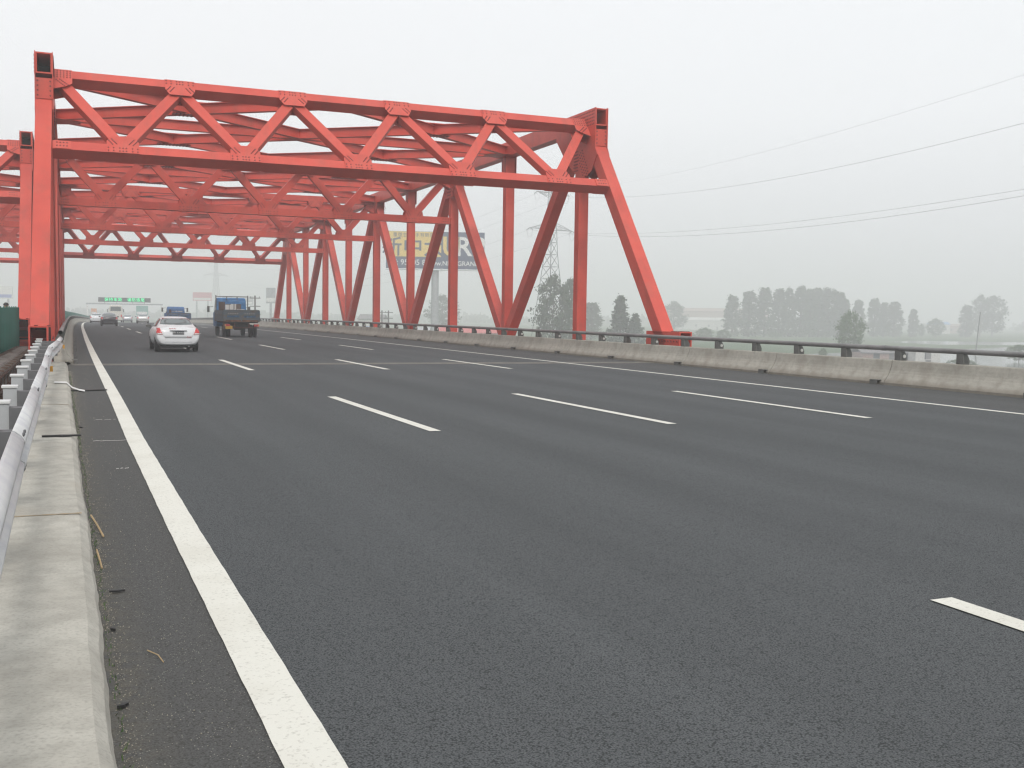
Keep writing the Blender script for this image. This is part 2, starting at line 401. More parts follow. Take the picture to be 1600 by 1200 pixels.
hv.inputs['Color'].default_value = (.955, .965, .97, 1); hv.inputs['Density'].default_value = .0018; hv.inputs['Anisotropy'].default_value = 0.0
hn.links.new(hv.outputs[0], ho.inputs['Volume']); hz.data.materials.append(hm)

# ------------------------------------------------------------------ road
def strip(name, x0, x1, d0, d1, z, m, parent=None, step=2.5, xf=None):
    """road-following sheet; x0/x1 may be functions of D"""
    g = lambda q, D: q(D) if callable(q) else q
    k = max(1, int(math.ceil((d1-d0)/step))); vs = []; fs = []
    for i in range(k+1):
        D = d0+(d1-d0)*i/k; vs += [road(g(x0, D), D, z), road(g(x1, D), D, z)]
        if i: fs.append((2*i-2, 2*i-1, 2*i+1, 2*i))
    mb = MB(); mb.add(vs, fs); return obj(name, mb, parent, m)
rd = tag(strip('road', .12, 19.1, -14, 470, 0, M['asphalt'], step=4), kind='structure')
def table(T):
    def f(D):
        if D <= T[0][0]: return T[0][1]
        for (a, u), (b, v) in zip(T[:-1], T[1:]):
            if D <= b: return u+(v-u)*(D-a)/(b-a)
        return T[-1][1]
    return f
XL = table([(8,.815),(13.7,.835),(20,.895),(26,.935),(32,.975),(37.4,1.015),(48,1.09),(68,1.19),(87,1.22),(118,1.18),(145,1.08),(175,1.0)])
XB = table([(31,.33),(40,.41),(55,.51),(78,.56),(117,.50),(151,.38),(180,.30)])
def wob(D, k): return 0 if D > 40 else .0012*math.sin(D*7.3+k*2)+.001*math.sin(D*17.1+k)
strip('edge_line', lambda D: XL(D)-.105+wob(D,1), lambda D: XL(D)+.105+wob(D,2), -2, 30, .008, M['line'], rd, .12)
strip('edge_line', lambda D: XL(D)-.105, lambda D: XL(D)+.105, 30, 300, .008, M['line'], rd, 2)
strip('edge_line', 15.42, 15.58, -2, 300, .008, M['line'], rd, 2)
for X in (4.684, 8.434, 12.184):
    k = -3
    while True:
        far = 19.565+15*k
        if far > 300: break
        strip('lane_dash', X-.082, X+.082, far-6, far, .008, M['line'], rd, 2); k += 1
# expansion joint
strip('expansion_joint', .2, 18.95, 31.45, 31.85, .006, M['joint'], rd)
strip('expansion_joint', .2, 18.95, 31.93, 32.3, .006, M['joint'], rd)
strip('joint_gap', .2, 18.95, 31.85, 31.93, .007, M['dark'], rd)
# other joints on the shoulder (fine pale cracks)
for D, a, b_ in ((16.2,.45,.72),(13.6,.35,.78),(11.2,.5,.62)):
    mb = MB(); pts = [(a+(b_-a)*i/9, D+random.uniform(-.03,.03)) for i in range(10)]
    for i in range(9):
        if random.random() < .75:
            (x, y), (x2, y2) = pts[i], pts[i+1]; mb.add([(x,y-.012,.009),(x2,y2-.012,.009),(x2,y2+.012,.009),(x,y+.012,.009)], [(0,1,2,3)])
    obj('shoulder_crack', mb, rd, M['refl'])
# deck slabs below the carriageways
mb = MB()
def sweep(mb, prof, d0, d1, step):
    k = max(1, int((d1-d0)/step)); n_ = len(prof); base = len(mb.v)
    for i in range(k+1):
        D = d0+(d1-d0)*i/k; mb.v += [road(x, D, z) for x, z in prof]
    for i in range(k):
        for j in range(n_): mb.f.append((base+i*n_+j, base+i*n_+(j+1)%n_, base+(i+1)*n_+(j+1)%n_, base+(i+1)*n_+j))
    mb.f.append(tuple(base+j for j in range(n_))); mb.f.append(tuple(base+k*n_+j for j in range(n_-1,-1,-1)))
for d0, d1 in ((-14,31.86),(31.92,112),(112.06,470)): sweep(mb, [(-.62,-.02),(-.62,-1.2),(19.55,-1.2),(19.55,-.02)], d0, d1, 8)
tag(obj('bridge_deck', mb, m=M['deck']), kind='structure')
mb = MB()
for d0, d1 in ((-14,49.4),(49.46,129),(129.06,470)): sweep(mb, [(-1.72,-.02),(-1.72,-1.2),(-21,-1.2),(-21,-.02)], d0, d1, 8)
tag(obj('opposite_deck', mb, m=M['deck']), kind='structure')
tag(strip('opposite_road', -20.6, -2.9, -14, 470, 0.01, M['asphalt'], step=8), kind='structure')

# kerb strip on the left, in slabs
kerb = None
js = [-9.5, -4.8, -1.1, 3.6, 8.3, 13.0, 17.7, 22.4, 27.1, 31.55]
for a, b_ in zip(js[:-1], js[1:]):
    mb = MB(); k = int((b_-a)/.1); rows = []
    for i in range(k+1):
        y = a+.008+(b_-a-.016)*i/k
        w = .003*math.sin(y*7.1)+.004*math.sin(y*2.3+1)+.006*math.sin(y*.9+1)+random.uniform(-.003,.003)
        pr = [(-.60,-.05),(-.60,.10),(-.30,.105),(-.05,.105),(.105+w*.6,.10+random.uniform(-.002,.002)),(.155+w,.055+random.uniform(-.006,.006)),(.175+w,.0),(.18+w,-.03)]
        base = len(mb.v); mb.v += [(x, y, z) for x, z in pr]; rows.append(base)
    n_ = 8
    for i in range(k):
        for j in range(n_-1): mb.f.append((rows[i]+j, rows[i]+j+1, rows[i+1]+j+1, rows[i+1]+j))
    mb.f.append(tuple(rows[0]+j for j in range(n_))); mb.f.append(tuple(rows[-1]+j for j in range(n_)))
    o = obj('kerb' if kerb is None else 'concrete_slab', mb, kerb, M['slab'], smooth=False)
    if kerb is None: kerb = o; tag(o, kind='structure')

for y in (8.3, 17.7):
    mb = MB(); n_ = 14
    for i in range(n_+1):
        x = -.42+.55*i/n_; w = random.uniform(.012,.03); mb.v += [(x, y-w, .1075), (x, y+w, .1075)]
    for i in range(n_): mb.f.append((2*i,2*i+2,2*i+3,2*i+1))
    obj('rust_stain', mb, kerb, M['stain'])
# ------------------------------------------------------------------ truss bridge
WD, ZB, ZT = 20.45, 6.78, 9.3       # truss spacing, sway frame chord heights
TH = math.radians(37.05)            # incline of end posts
R_ = M['red']
bridge = thing('truss_bridge', 'red steel through truss bridge the road runs into, nearest on the right side', 'bridge',
               (-.45, 31.95, 0), (-.0036, 0, -.0081))
bolts = MB()
def bolt(mb, p, nrm, r=.022):
    p = Vector(p); nn = Vector(nrm).normalized(); a = nn.orthogonal().normalized()*r; b2 = nn.cross(a); t_ = nn*.018
    vs = [p+a+b2, p-a+b2, p-a-b2, p+a-b2]; mb.add(vs+[v*1+t_ for v in vs], [(4,5,6,7),(0,1,5,4),(1,2,6,5),(2,3,7,6),(3,0,4,7)])
cache = {}
def cached(key, build):
    if key not in cache: cache[key] = build()
    return cache[key]
# side trusses
ey = lambda z: .363+z*math.tan(TH)
for side in (0, 1):
    x = side*WD
    for e in (0, 1):
        fy = (lambda y: y) if e == 0 else (lambda y: 80-y)
        sh = -.10 if side == 0 and e == 0 else 0
        p = (x+sh, fy(ey(.55)), .55); q = (x, fy(ey(9.2)), 9.2)
        mb = MB(); mb.beam(p, q, .50, .54, up=(0, -1 if e == 0 else 1, .5)); bevel(obj('end_post', mb, bridge, R_), .012, 1)
        # hip joint: side gussets, front plate, bolts
        poly = [(6.30,9.93),(10.0,9.93),(10.0,9.1),(9.2,8.3),(8.3,7.6),(7.4,7.15),(6.6,7.45),(6.12,8.05),(6.30,8.35)]
        for sx_ in (-1, 1):
            mb = MB(); x0 = x+sx_*.252; mb.prism(poly, (x0, x0+sx_*.028), lambda a, b, c_: (c_, fy(a), b)); g = obj('gusset_plate', mb, bridge, R_)
            mb = MB()
            for r_ in range(5):
                for k in range(16): bolt(mb, (x0+sx_*.028, fy(6.45+k*.14), 9.82-r_*.13), (sx_, 0, 0))
            for r_ in range(4):
                for k in range(10): bolt(mb, (x0+sx_*.028, fy(6.75+k*.13*.6+r_*.12), 7.2+k*.13-r_*.08), (sx_, 0, 0))
            for r_ in range(4):
                for k in range(7): bolt(mb, (x0+sx_*.028, fy(7.85+r_*.11), 7.6+k*.13), (sx_, 0, 0))
            tag(obj('bolt_heads', mb, g, M['bolt']), kind='stuff')
        mb = MB(); mb.box((x-.25, fy(6.36)-.02, 8.42), (x+.25, fy(6.36)+.02, 9.08)); fp = obj('front_plate', mb, bridge, R_)
        mb = MB()
        for k in range(4):
            for s_ in (-.19, .19): bolt(mb, (x+s_, fy(6.34), 8.52+k*.155), (0, -1 if e == 0 else 1, 0))
        tag(obj('bolt_heads', mb, fp, M['bolt']), kind='stuff')
        # base box: open ended stub that the end post stands on
        mb = MB(); mb.hollow((x+sh, fy(-.35), .60), (x+sh, fy(1.95), .60), .50, .96, .045); bs = obj('base_box', mb, bridge, R_)
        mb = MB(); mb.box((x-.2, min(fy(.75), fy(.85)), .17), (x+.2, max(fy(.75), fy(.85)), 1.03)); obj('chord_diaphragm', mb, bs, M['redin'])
        mb = MB()
        for s_ in (-.16, .16):
            for k in range(5): bolt(mb, (x+s_, fy(-.28+k*.14), 1.08), (0,0,1), .03)
        for sx_ in (-1, 1):
            for r_ in range(3):
                for k in range(8): bolt(mb, (x+sx_*.25, fy(-.2+k*.2), .3+r_*.22), (sx_, 0, 0), .024)
        tag(obj('bolt_heads', mb, bs, M['bolt']), kind='stuff')
        mb = MB(); mb.box((x-.24, fy(.8)-.7, -.35), (x+.24, fy(.8)+.7, .10)); mb.box((x-.24, fy(.3)-.55, -1.0), (x+.24, fy(.3)+.55, -.36))
        obj('bearing', mb, bridge, R_)
    mb = MB(); mb.hollow((x,6.35,9.57), (x,73.65,9.57), .50, .68, .045); obj('top_chord', mb, bridge, R_)
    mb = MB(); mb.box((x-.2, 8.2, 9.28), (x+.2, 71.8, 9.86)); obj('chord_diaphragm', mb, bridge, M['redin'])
    mb = MB(); mb.hollow((x,.5,-.02), (x,79.5,-.02), .48, .62, .03); obj('bottom_chord', mb, bridge, R_)
    for i in range(1, 10):
        mb = MB(); mb.beam((x,i*8,.2), (x,i*8,9.23), .44, .40, up=(0,1,0)); bevel(obj('vertical_post', mb, bridge, R_), .01, 1)
    for i in range(1, 9):
        zb0, zt0 = .35, 9.3
        p, q = ((x,i*8,zt0), (x,i*8+8,zb0)) if i % 2 else ((x,i*8,zb0), (x,i*8+8,zt0))
        mb = MB(); mb.beam(p, q, .46, .50); bevel(obj('diagonal_brace', mb, bridge, R_), .01, 1)
    for i in range(2, 9):
        for sx_ in (-1, 1):
            x0 = x+sx_*.252
            if i % 2: poly = [(-.95,9.6),(.95,9.6),(.95,9.0),(.56,8.05),(-.56,8.05),(-.95,9.0)]
            else: poly = [(-1.25,.5),(1.25,.5),(1.25,1.1),(.66,2.1),(-.66,2.1),(-1.25,1.1)]
            if i % 2 == 0:
                mb = MB(); mb.prism([(-.30,9.6),(.30,9.6),(.27,8.45),(-.27,8.45)], (x0, x0+sx_*.024), lambda a, b, c_: (c_, a+i*8, b)); g = obj('gusset_plate', mb, bridge, R_)
                mb = MB()
                for r_ in (-.2,.2):
                    for k in range(8): bolt(mb, (x0+sx_*.024, i*8+r_, 8.5+k*.1), (sx_,0,0), .022)
                tag(obj('bolt_heads', mb, g, M['bolt']), kind='stuff'); continue
            mb = MB(); mb.prism(poly, (x0, x0+sx_*.024), lambda a, b, c_: (c_, a+i*8, b)); g = obj('gusset_plate', mb, bridge, R_)
            if i % 2:
                mb = MB()
                for r_ in range(4):
                    for k in range(5): bolt(mb, (x0+sx_*.024, i*8-.26+r_*.17, 8.2+k*.17), (sx_,0,0), .026)
                for s2 in (-1, 1):
                    for r_ in range(3):
                        for k in range(5): bolt(mb, (x0+sx_*.024, i*8+s2*(.45+k*.13+r_*.1), 8.45+k*.13-r_*.08), (sx_,0,0), .022)
                tag(obj('bolt_heads', mb, g, M['bolt']), kind='stuff')
# sway frames: mesh in its own plane (x, n, s)
def frame(loc, rot, sb, st, nm):
    def chords():
        mb = MB()
        for s_ in (sb, st): mb.box((.25,-.22,s_-.18), (WD-.25,.22,s_+.18))
        return fixn(mb.mesh('sway_frame', R_))
    fo = obj('sway_frame', cached((nm,'c'), chords), bridge, loc=loc, rot=rot)
    low = [WD/2+3.93*k for k in (-2,-1,0,1,2)]; top = [.45]+[WD/2+3.93*k for k in (-1.5,-.5,.5,1.5)]+[WD-.45]
    def web(dx):
        def f():
            mb = MB(); mb.beam((0,0,sb+.16), (dx,0,st-.16), .36, .30, up=(0,1,0)); 
            # beam(w along r, h along up) - r lies in the frame plane
            return fixn(mb.mesh('web_member', R_))
        return cached((nm,'w',round(dx,2)), f)
    for i, x in enumerate(low):
        for tx in (top[i], top[i+1]): bevel(obj('web_member', web(tx-x), fo, loc=(x,0,0)), .008, 1)
    def gus(kind, sn):
        def f():
            mb = MB(); bm = MB()
            if kind == 'end': poly = [(-.28,.19),(.36,.19),(.36,-.45),(.14,-.62),(-.28,-.78)]
            elif kind == 'top': poly = [(-.5,.19),(.5,.19),(.5,-.3),(.36,-.54),(-.36,-.54),(-.5,-.3)]
            elif kind == 'low': poly = [(-.5,-.19),(.5,-.19),(.5,.3),(.36,.54),(-.36,.54),(-.5,.3)]
            else: poly = [(-.2,.17),(.3,.17),(.3,-.17),(-.2,-.17)]
            mb.prism(poly, (.222*sn, .244*sn), lambda a, b, c_: (a, c_, b))
            return fixn(mb.mesh('gusset_plate', R_))
        return cached((nm,'g',kind,sn), f)
    def gbolts(kind, sn, flip):
        def f():
            bm = MB(); y = .244*sn
            if kind == 'end':
                for r_ in range(4):
                    for k in range(6): bolt(bm, (flip*(-.2+k*.1), y, .12-r_*.1), (0,sn,0), .017)
                for k in range(6): bolt(bm, (flip*(-.02+k*.05), y, -.3-k*.05), (0,sn,0), .017); bolt(bm, (flip*(-.13+k*.05), y, -.34-k*.05), (0,sn,0), .017)
            elif kind == 'tie':
                for r_ in range(2):
                    for k in range(4): bolt(bm, (flip*(-.12+k*.1), y, .08-r_*.14), (0,sn,0), .017)
            else:
                g = 1 if kind == 'top' else -1
                for xx in (-.45,-.29,-.1,0,.1,.29,.45):
                    for zz in (.12,-.01): bolt(bm, (xx, y, g*zz), (0,sn,0), .018)
                for s_ in (-1, 1):
                    for off in (0, .12):
                        for k in range(5): bolt(bm, (s_*(.22+off+k*.035-.02), y, -g*(.2+k*.05-off*.3)), (0,sn,0), .016)
            return fixn(bm.mesh('bolt_heads', M['bolt']))
        return cached((nm,'b',kind,sn,flip), f)
    for sn in (-1, 1):
        for x in low:
            g = obj('gusset_plate', gus('low', sn), fo, loc=(x,0,sb)); tag(obj('bolt_heads', gbolts('low', sn, 1), fo, loc=(x,0,sb)), kind='stuff')
        for x in top[1:-1]:
            g = obj('gusset_plate', gus('top', sn), fo, loc=(x,0,st)); tag(obj('bolt_heads', gbolts('top', sn, 1), fo, loc=(x,0,st)), kind='stuff')
        for x, fl in ((.5,1), (WD-.5,-1)):
            g = obj('gusset_plate', gus('end', sn), fo, loc=(x,0,st)); g.scale = (fl,1,1)
            tag(obj('bolt_heads', gbolts('end', sn, fl), fo, loc=(x,0,st)), kind='stuff')
            g = obj('gusset_plate', gus('tie', sn), fo, loc=(x,0,sb)); g.scale = (fl,1,1)
            tag(obj('bolt_heads', gbolts('tie', sn, fl), fo, loc=(x,0,sb)), kind='stuff')
    return fo
ct = math.cos(TH)
frame((0,.363-.04,0), (-TH,0,0), 6.66/ct, 9.30/ct, 'portal')
frame((0,80-.363+.04,0), (TH,0,0), 6.66/ct, 9.30/ct, 'portal')
for i in (3,5,7): frame((0,i*8,0), (0,0,0), ZB, ZT, 'sway')
# top lateral bracing, I sections
def ibeam(p, q, w=.26, h=.42):
    mb = MB(); p, q = Vector(p), Vector(q)
    mb.beam(p, q, .03, h-.04)
    for s_ in (-1, 1): mb.beam(p+Vector((0,0,s_*(h/2-.012))), q+Vector((0,0,s_*(h/2-.012))), w, .024)
    return mb
def brace(p, q, nm, z=9.52, **k):
    obj(nm, ibeam((*p, z), (*q, z), **k), bridge, R_)
for i in range(1, 9):
    y0, y1 = i*8, i*8+8
    for xs, xm in ((.25, WD/2), (WD-.25, WD/2)):
        brace((xs,y0+.2), (xm,y1-.15), 'lateral_brace'); brace((xs,y1-.2), (xm,y0+.15), 'lateral_brace', z=9.5)
        xc = (xs+xm)/2; mb = MB()
        for dz in (-.23,.23): mb.prism([(-1.0,-.42),(-.75,-.55),(.75,-.55),(1.0,-.42),(1.0,.42),(.75,.55),(-.75,.55),(-1.0,.42)], (9.51+dz-.012, 9.51+dz+.012), lambda a, b, c_: (xc+a*.75, i*8+4+b*.6, c_))
        sp_ = obj('splice_plate', mb, bridge, R_)
        mb = MB()
        for k in range(9):
            for s2 in (-1, 1):
                for s3 in (-.08,.08): bolt(mb, (xc-.6+k*.15, i*8+4+s2*.22+s3, 9.51-.243), (0,0,-1), .025)
        tag(obj('bolt_heads', mb, sp_, M['bolt']), kind='stuff')
for i in (2,4,6,8): brace((.25,i*8), (WD-.25,i*8), 'cross_strut', z=9.51)
for i in range(1, 10):
    for x in (.25, WD-.25):
        s_ = 1 if x < 1 else -1; mb = MB(); mb.prism([(0,-.8),(s_*.95,-.35),(s_*.95,.35),(0,.8)], (9.28,9.30), lambda a, b, c_: (x+a, i*8+b, c_)); obj('connection_plate', mb, bridge, R_)
for i in range(0, 11): mb = MB(); mb.beam((.25,i*8,-1.75), (WD-.25,i*8,-1.75), .35, .9); obj('floor_beam', mb, bridge, M['red'])
ob = copy_tree(bridge); ob.location = (-1.44-WD, 49.65, 0)
tag(ob, 'second red truss bridge carrying the opposite carriageway at the far left edge')
# piers
for x, y, L_ in ((9.8,30.6,'concrete pier holding up the near end of the red bridge'), (10.2,112.5,'concrete pier holding up the far end of the red bridge'), (-11.7,48.6,'concrete pier at the near end of the opposite bridge'), (-11.5,130.2,'concrete pier at the far end of the opposite bridge')):
    pr = thing('bridge_pier', L_, 'pier', (x,y,GZ), group='bridge piers')
    mb = MB(); mb.box((-11,-1.3,3.0), (11,1.8,4.4)); bevel(obj('pier_cap', mb, pr, M['deck']), .05)
    for k in (-8,0,8): mb = MB(); mb.lathe([(.75,-.3),(.75,3.0)], 20, lambda a, b, h: (a+k, b, h)); obj('pier_column', mb, pr, M['deck'], smooth=False)

# ------------------------------------------------------------------ right barrier
def seg_between(X, D0, D1):
    a = Vector(road(X, D0)); b_ = Vector(road(X, D1)); d = b_-a
    yaw = -math.atan2(d.x, d.y); pit = math.atan2(d.z, math.hypot(d.x, d.y)); return a, (pit, 0, yaw), d.length
NJ = [(0,-.05),(0,.06),(.03,.10),(.075,.165),(.125,.235),(.165,.30),(.195,.37),(.215,.44),(.232,.52),(.245,.595),(.26,.615),(.49,.615),(.50,.60),(.50,-.5),(.02,-.5)]
def barrier(name, label, X, d0, d1, sgn, Xf=None, L_=4.62, dr=True, phase=0):
    t_ = thing(name, label, 'barrier', road(X, d0)); inv = Vector(t_.location)
    def segm():
        mb = MB(); n_ = len(NJ); rows = []
        ys = [.0]+[L_*k/6 for k in range(1,6)]+[L_]
        for i in range(7):
            y = L_*i/6 + (.012 if i == 0 else -.012 if i == 6 else 0); rows.append(len(mb.v)); mb.v += [(sgn*x, y, z) for x, z in NJ]
        for i in range(6):
            for j in range(n_): mb.f.append((rows[i]+j, rows[i]+(j+1)%n_, rows[i+1]+(j+1)%n_, rows[i+1]+j))
        mb.f.append(tuple(rows[0]+j for j in range(n_))); mb.f.append(tuple(rows[-1]+j for j in range(n_)))
        return fixn(mb.mesh('concrete_segment', M['barrier']))
    me = cached(('seg', sgn, L_), segm)
    def drain():
        mb = MB(); mb.hollow((0,-.13,.06), (0,.13,.06), .22, .12, .012, up=(0,0,1)); mb.box((sgn*.1-.008,-.12,.0), (sgn*.1+.008,.12,.12)); return fixn(mb.mesh('drain_box', M['bracket']))
    dme = cached(('drain', sgn), drain)
    D = d0; k = 0
    while D < d1-.1:
        D1 = min(D+L_, d1); xx = Xf((D)) if Xf else X
        a, r_, ln = seg_between(xx, D, D1)
        if Xf: r_ = (r_[0], 0, r_[2]-math.atan2(Xf(D1)-xx, D1-D))
        o = obj('concrete_segment', me, t_, loc=a-inv, rot=r_); o.scale = (1, (ln)/L_, 1)
        if dr and D < 210:
            mb_l = Vector(road(xx-.0*sgn, D+.25))-inv; obj('drain_box', dme, t_, loc=mb_l, rot=(0,0,r_[2]))
        D = D1; k += 1
    # pipe rail
    def off(D): return (Xf(D) if Xf else X)+sgn*.33
    pd = d0 if sgn > 0 else d0-.8
    cuts = [pd]+[q for q in [d0+phase+9.4*i for i in range(1, 60)] if q < d1]+[d1]
    for a, b_ in zip(cuts[:-1], cuts[1:]):
        pts = [Vector(road(off(a+(b_-a)*i/4), a+(b_-a)*i/4, .905))-inv for i in range(5)]
        mb = MB(); mb.tube(pts, .062, 12, cap=False); mb.tube(pts, .052, 12, cap=False); obj('rail_pipe', mb, t_, M['pipe'], smooth=True)
        mb = MB(); mb.tube([pts[0]+Vector((0,.0,0)), pts[0]+(pts[1]-pts[0]).normalized()*.16], .068, 12); 
        if a != pd: obj('pipe_sleeve', mb, t_, M['pipe'], smooth=False)
    def brk():
        mb = MB(); mb.prism([(-.06,.615),(.14,.615),(.15,.70),(.10,.80),(.06,.86),(-.06,.86)], (-.10,.10), lambda a, b, c_: (sgn*a, c_, b)); return fixn(mb.mesh('rail_bracket', M['bracket']))
    bme = cached(('brk', sgn), brk)
    def rf():
        mb = MB(); mb.lathe([(.045,0),(.045,.012),(.0,.014)], 14, lambda a, b, h: (a, -.10-h, b)); return fixn(mb.mesh('reflector', M['refl']))
    rme = cached(('refl',), rf)
    k = 0; D = d0+.6
    while D < d1 and k < 290:
        o = obj('rail_bracket', bme, t_, loc=Vector(road(off(D), D))-inv)
        if k % 2 and D < 120: obj('reflector', rme, o, loc=(sgn*.06, 0, .72))
        D += 1.97; k += 1
    return t_
barrier('concrete_barrier', 'concrete safety barrier with grey pipe rail along the right of the carriageway', 18.82, 2.0, 300, 1)
bl = barrier('concrete_barrier', 'concrete safety barrier with open ended pipe rail on the left under the red truss', .33, 32.35, 300, -1, Xf=XB, phase=0)
# tapered nose of left barrier
mb = MB(); mb.add([(-.5+.33,32.34,-.05),(.33,32.34,-.05),(.33,32.34,.07),(.18,32.34,.27),(.08,32.34,.6),(-.17,32.34,.6),(.20,31.6,.10),(-.17,31.6,.10)], [(1,2,6),(2,3,6),(3,4,6),(4,5,7,6),(0,5,7),(0,1,6,7),(0,1,2,3,4,5)])
o = obj('barrier_nose', mb, bl, M['barrier']); o.location = -Vector(bl.location)

# ------------------------------------------------------------------ W-beam guardrail on the left
gr = thing('guardrail', 'pale steel guardrail on square posts beside the concrete kerb at left', 'guardrail', (-.30,0,0))
WP = [(-.0,.80),(.018,.795),(.055,.765),(.075,.735),(.075,.705),(.02,.665),(.0,.655),(.0,.635),(.02,.625),(.075,.585),(.075,.555),(.055,.525),(.018,.495),(0,.49)]
def rail_mesh(L_):
    def f():
        mb = MB(); n_ = len(WP)
        for y in (0, L_*.5, L_): mb.v += [(x, y, z) for x, z in WP]
        for i in range(2):
            for j in range(n_-1): mb.f.append((i*n_+j, i*n_+j+1, (i+1)*n_+j+1, (i+1)*n_+j))
        me = mb.mesh('rail_panel', M['galv'], smooth=True)
        return me
    return cached(('rail', L_), f)
ys = [-5.3, -1.0, 3.3, 7.6, 11.6, 15.6, 19.6, 23.6, 27.6]
def flare(y):
    a = min(1, max(0, (y-8)/8)); b = min(1, max(0, (y-22)/9.5)); return .05*a+.24*b*b*(3-2*b)
for i, y in enumerate(ys):
    o = obj('rail_panel', rail_mesh(4.3), gr, loc=(.004*(i % 2)+flare(y), y, random.uniform(-.008,.008)), rot=(0,0,-math.atan2(flare(y+4.2)-flare(y), 4.2)))
    md = o.modifiers.new('thickness', 'SOLIDIFY'); md.thickness = .006; md.offset = -1
    mb = MB()
    for dy in (.06,.22):
        for z_, x_ in ((.76,.058),(.53,.058)):
            mb.lathe([(.016,0),(.016,.012),(.008,.02)], 8, lambda a, b, h: (x_+h*.8, dy+a, z_+b+h*.5))
    obj('splice_bolt', mb, o, M['spacer'])
def post_m():
    mb = MB(); mb.box((-.27,-.065,-.15), (-.135,.065,.735)); return fixn(mb.mesh('post', M['post']))
def cap_m():
    mb = MB(); mb.box((-.285,-.08,.736), (-.12,.08,.765)); return fixn(mb.mesh('post_cap', M['galv']))
def sp_m():
    mb = MB(); mb.prism([(-.134,-.09),(-.02,-.09),(-.005,-.03),(-.005,.03),(-.02,.09),(-.134,.09)], (.40,.70), lambda a, b, c_: (a, b, c_)); return fixn(mb.mesh('spacer_block', M['spacer']))
pm, cm, sm = post_m(), cap_m(), sp_m()
for k in range(19):
    y = -3.45+2*k
    if y > 31: break
    p = obj('post', pm, gr, loc=(0,y,0), rot=(random.uniform(-.01,.01), random.uniform(-.01,.01), 0)); bevel(obj('post_cap', cm, p), .006); sb_ = obj('spacer_block', sm, p); sb_.scale = (1+flare(y)/.13, 1, 1); sb_.location.x = .134*flare(y)/.13
for y, z in ((20.8,.44),(30.6,.50)):
    mb = MB(); mb.prism([(0,0),(.05,0),(.05,.10),(0,.10)], (0,.02), lambda a, b, c_: (a, c_, b)); obj('delineator', mb, gr, M['amber'], loc=(.07+flare(y),y,z))

# ------------------------------------------------------------------ median things
gf = thing('green_fence', 'dark green sheet fence standing before the opposite bridge at left edge', 'fence', (-1.60,25.3,0), group='green median fences')
def gpanel():
    mb = MB(); n_ = 16
    for i in range(n_+1):
        y = 2.0*i/n_; x = .02 if i % 2 else -.02; mb.v += [(x, y, -.9), (x, y, 1.56)]
    for i in range(n_): mb.f.append((2*i, 2*i+2, 2*i+3, 2*i+1))
    me = mb.mesh('fence_panel', M['green']); return me
gp = gpanel()
def gpost():
    mb = MB(); mb.box((-.06,-.03,-.9), (-.022,.03,1.6)); return fixn(mb.mesh('fence_post', M['green']))
gpo = gpost()
for i in range(12):
    o = obj('fence_panel', gp, gf, loc=(0, i*2.0, 0)); md = o.modifiers.new('t', 'SOLIDIFY'); md.thickness = .004; obj('fence_post', gpo, gf, loc=(0, i*2.0, 0))
gf2 = thing('green_fence', 'green fence running down along the road edge beyond the bridge', 'fence', road(-1.3,118), group='green median fences')
i = 0; D = 118
while D < 290:
    a = Vector(road(-1.3, D))-Vector(gf2.location); r_ = seg_between(-1.3, D, D+2)[1]
    o = obj('fence_panel', gp, gf2, loc=a, rot=r_); obj('fence_post', gpo, gf2, loc=a, rot=r_); D += 2
# brown covered rack with rusty struts
rk = thing('pipe_rack', 'brown lattice rack of plates on crossed rusty struts in the gap left of guardrail', 'rack', (-1.2,14,0))
zc_ = lambda y: .42-(y-14)*.016
for i in range(80):
    y = .1+i*.345; z = zc_(14+y); mb = MB()
    mb.prism([(-.21,z+.10),(-.10,z+.19+random.uniform(-.02,.02)),(.12,z+.19),(.21,z+.09),(.21,z+.04),(-.21,z+.04)], (y, y+random.uniform(.25,.30)), lambda a, b, c_: (a, c_, b)); obj('cover_plate', mb, rk, M['cover'])
mb = MB()
for x in (-.2,.2):
    for dz in (.03,-.24): mb.beam((x,0,zc_(14)+dz), (x,28,zc_(42)+dz), .045, .045)
obj('chord_bar', mb, rk, M['rust'])
for i in range(62):
    y = .1+i*.45; z = zc_(14+y)
    mb = MB()
    for x in (-.2,.2): mb.beam((x,y,z-.24), (x,y+.4,z+.03), .03, .03); mb.beam((x,y+.4,z-.24), (x,y+.02,z+.03), .02, .02)
    mb.beam((-.25,y,z+.2), (.26,y+.12,z+.13), .04, .03); obj('lattice_bar', mb, rk, M['cover'] if i % 3 else M['rust'])
for i in range(36):
    y = .2+i*.78; z0 = zc_(14+y)-.25
    mb = MB(); mb.beam((.2,y,z0), (.02,y+.75,z0-.85), .05, .05); mb.beam((.2,y+.7,z0), (.30,y,z0-.85), .035, .035); obj('strut', mb, rk, M['rust'])
mb = MB(); mb.beam((.1,0,zc_(14)-1.15), (.1,28,zc_(42)-1.15), .2, .12); obj('sill_beam', mb, rk, M['rust'])
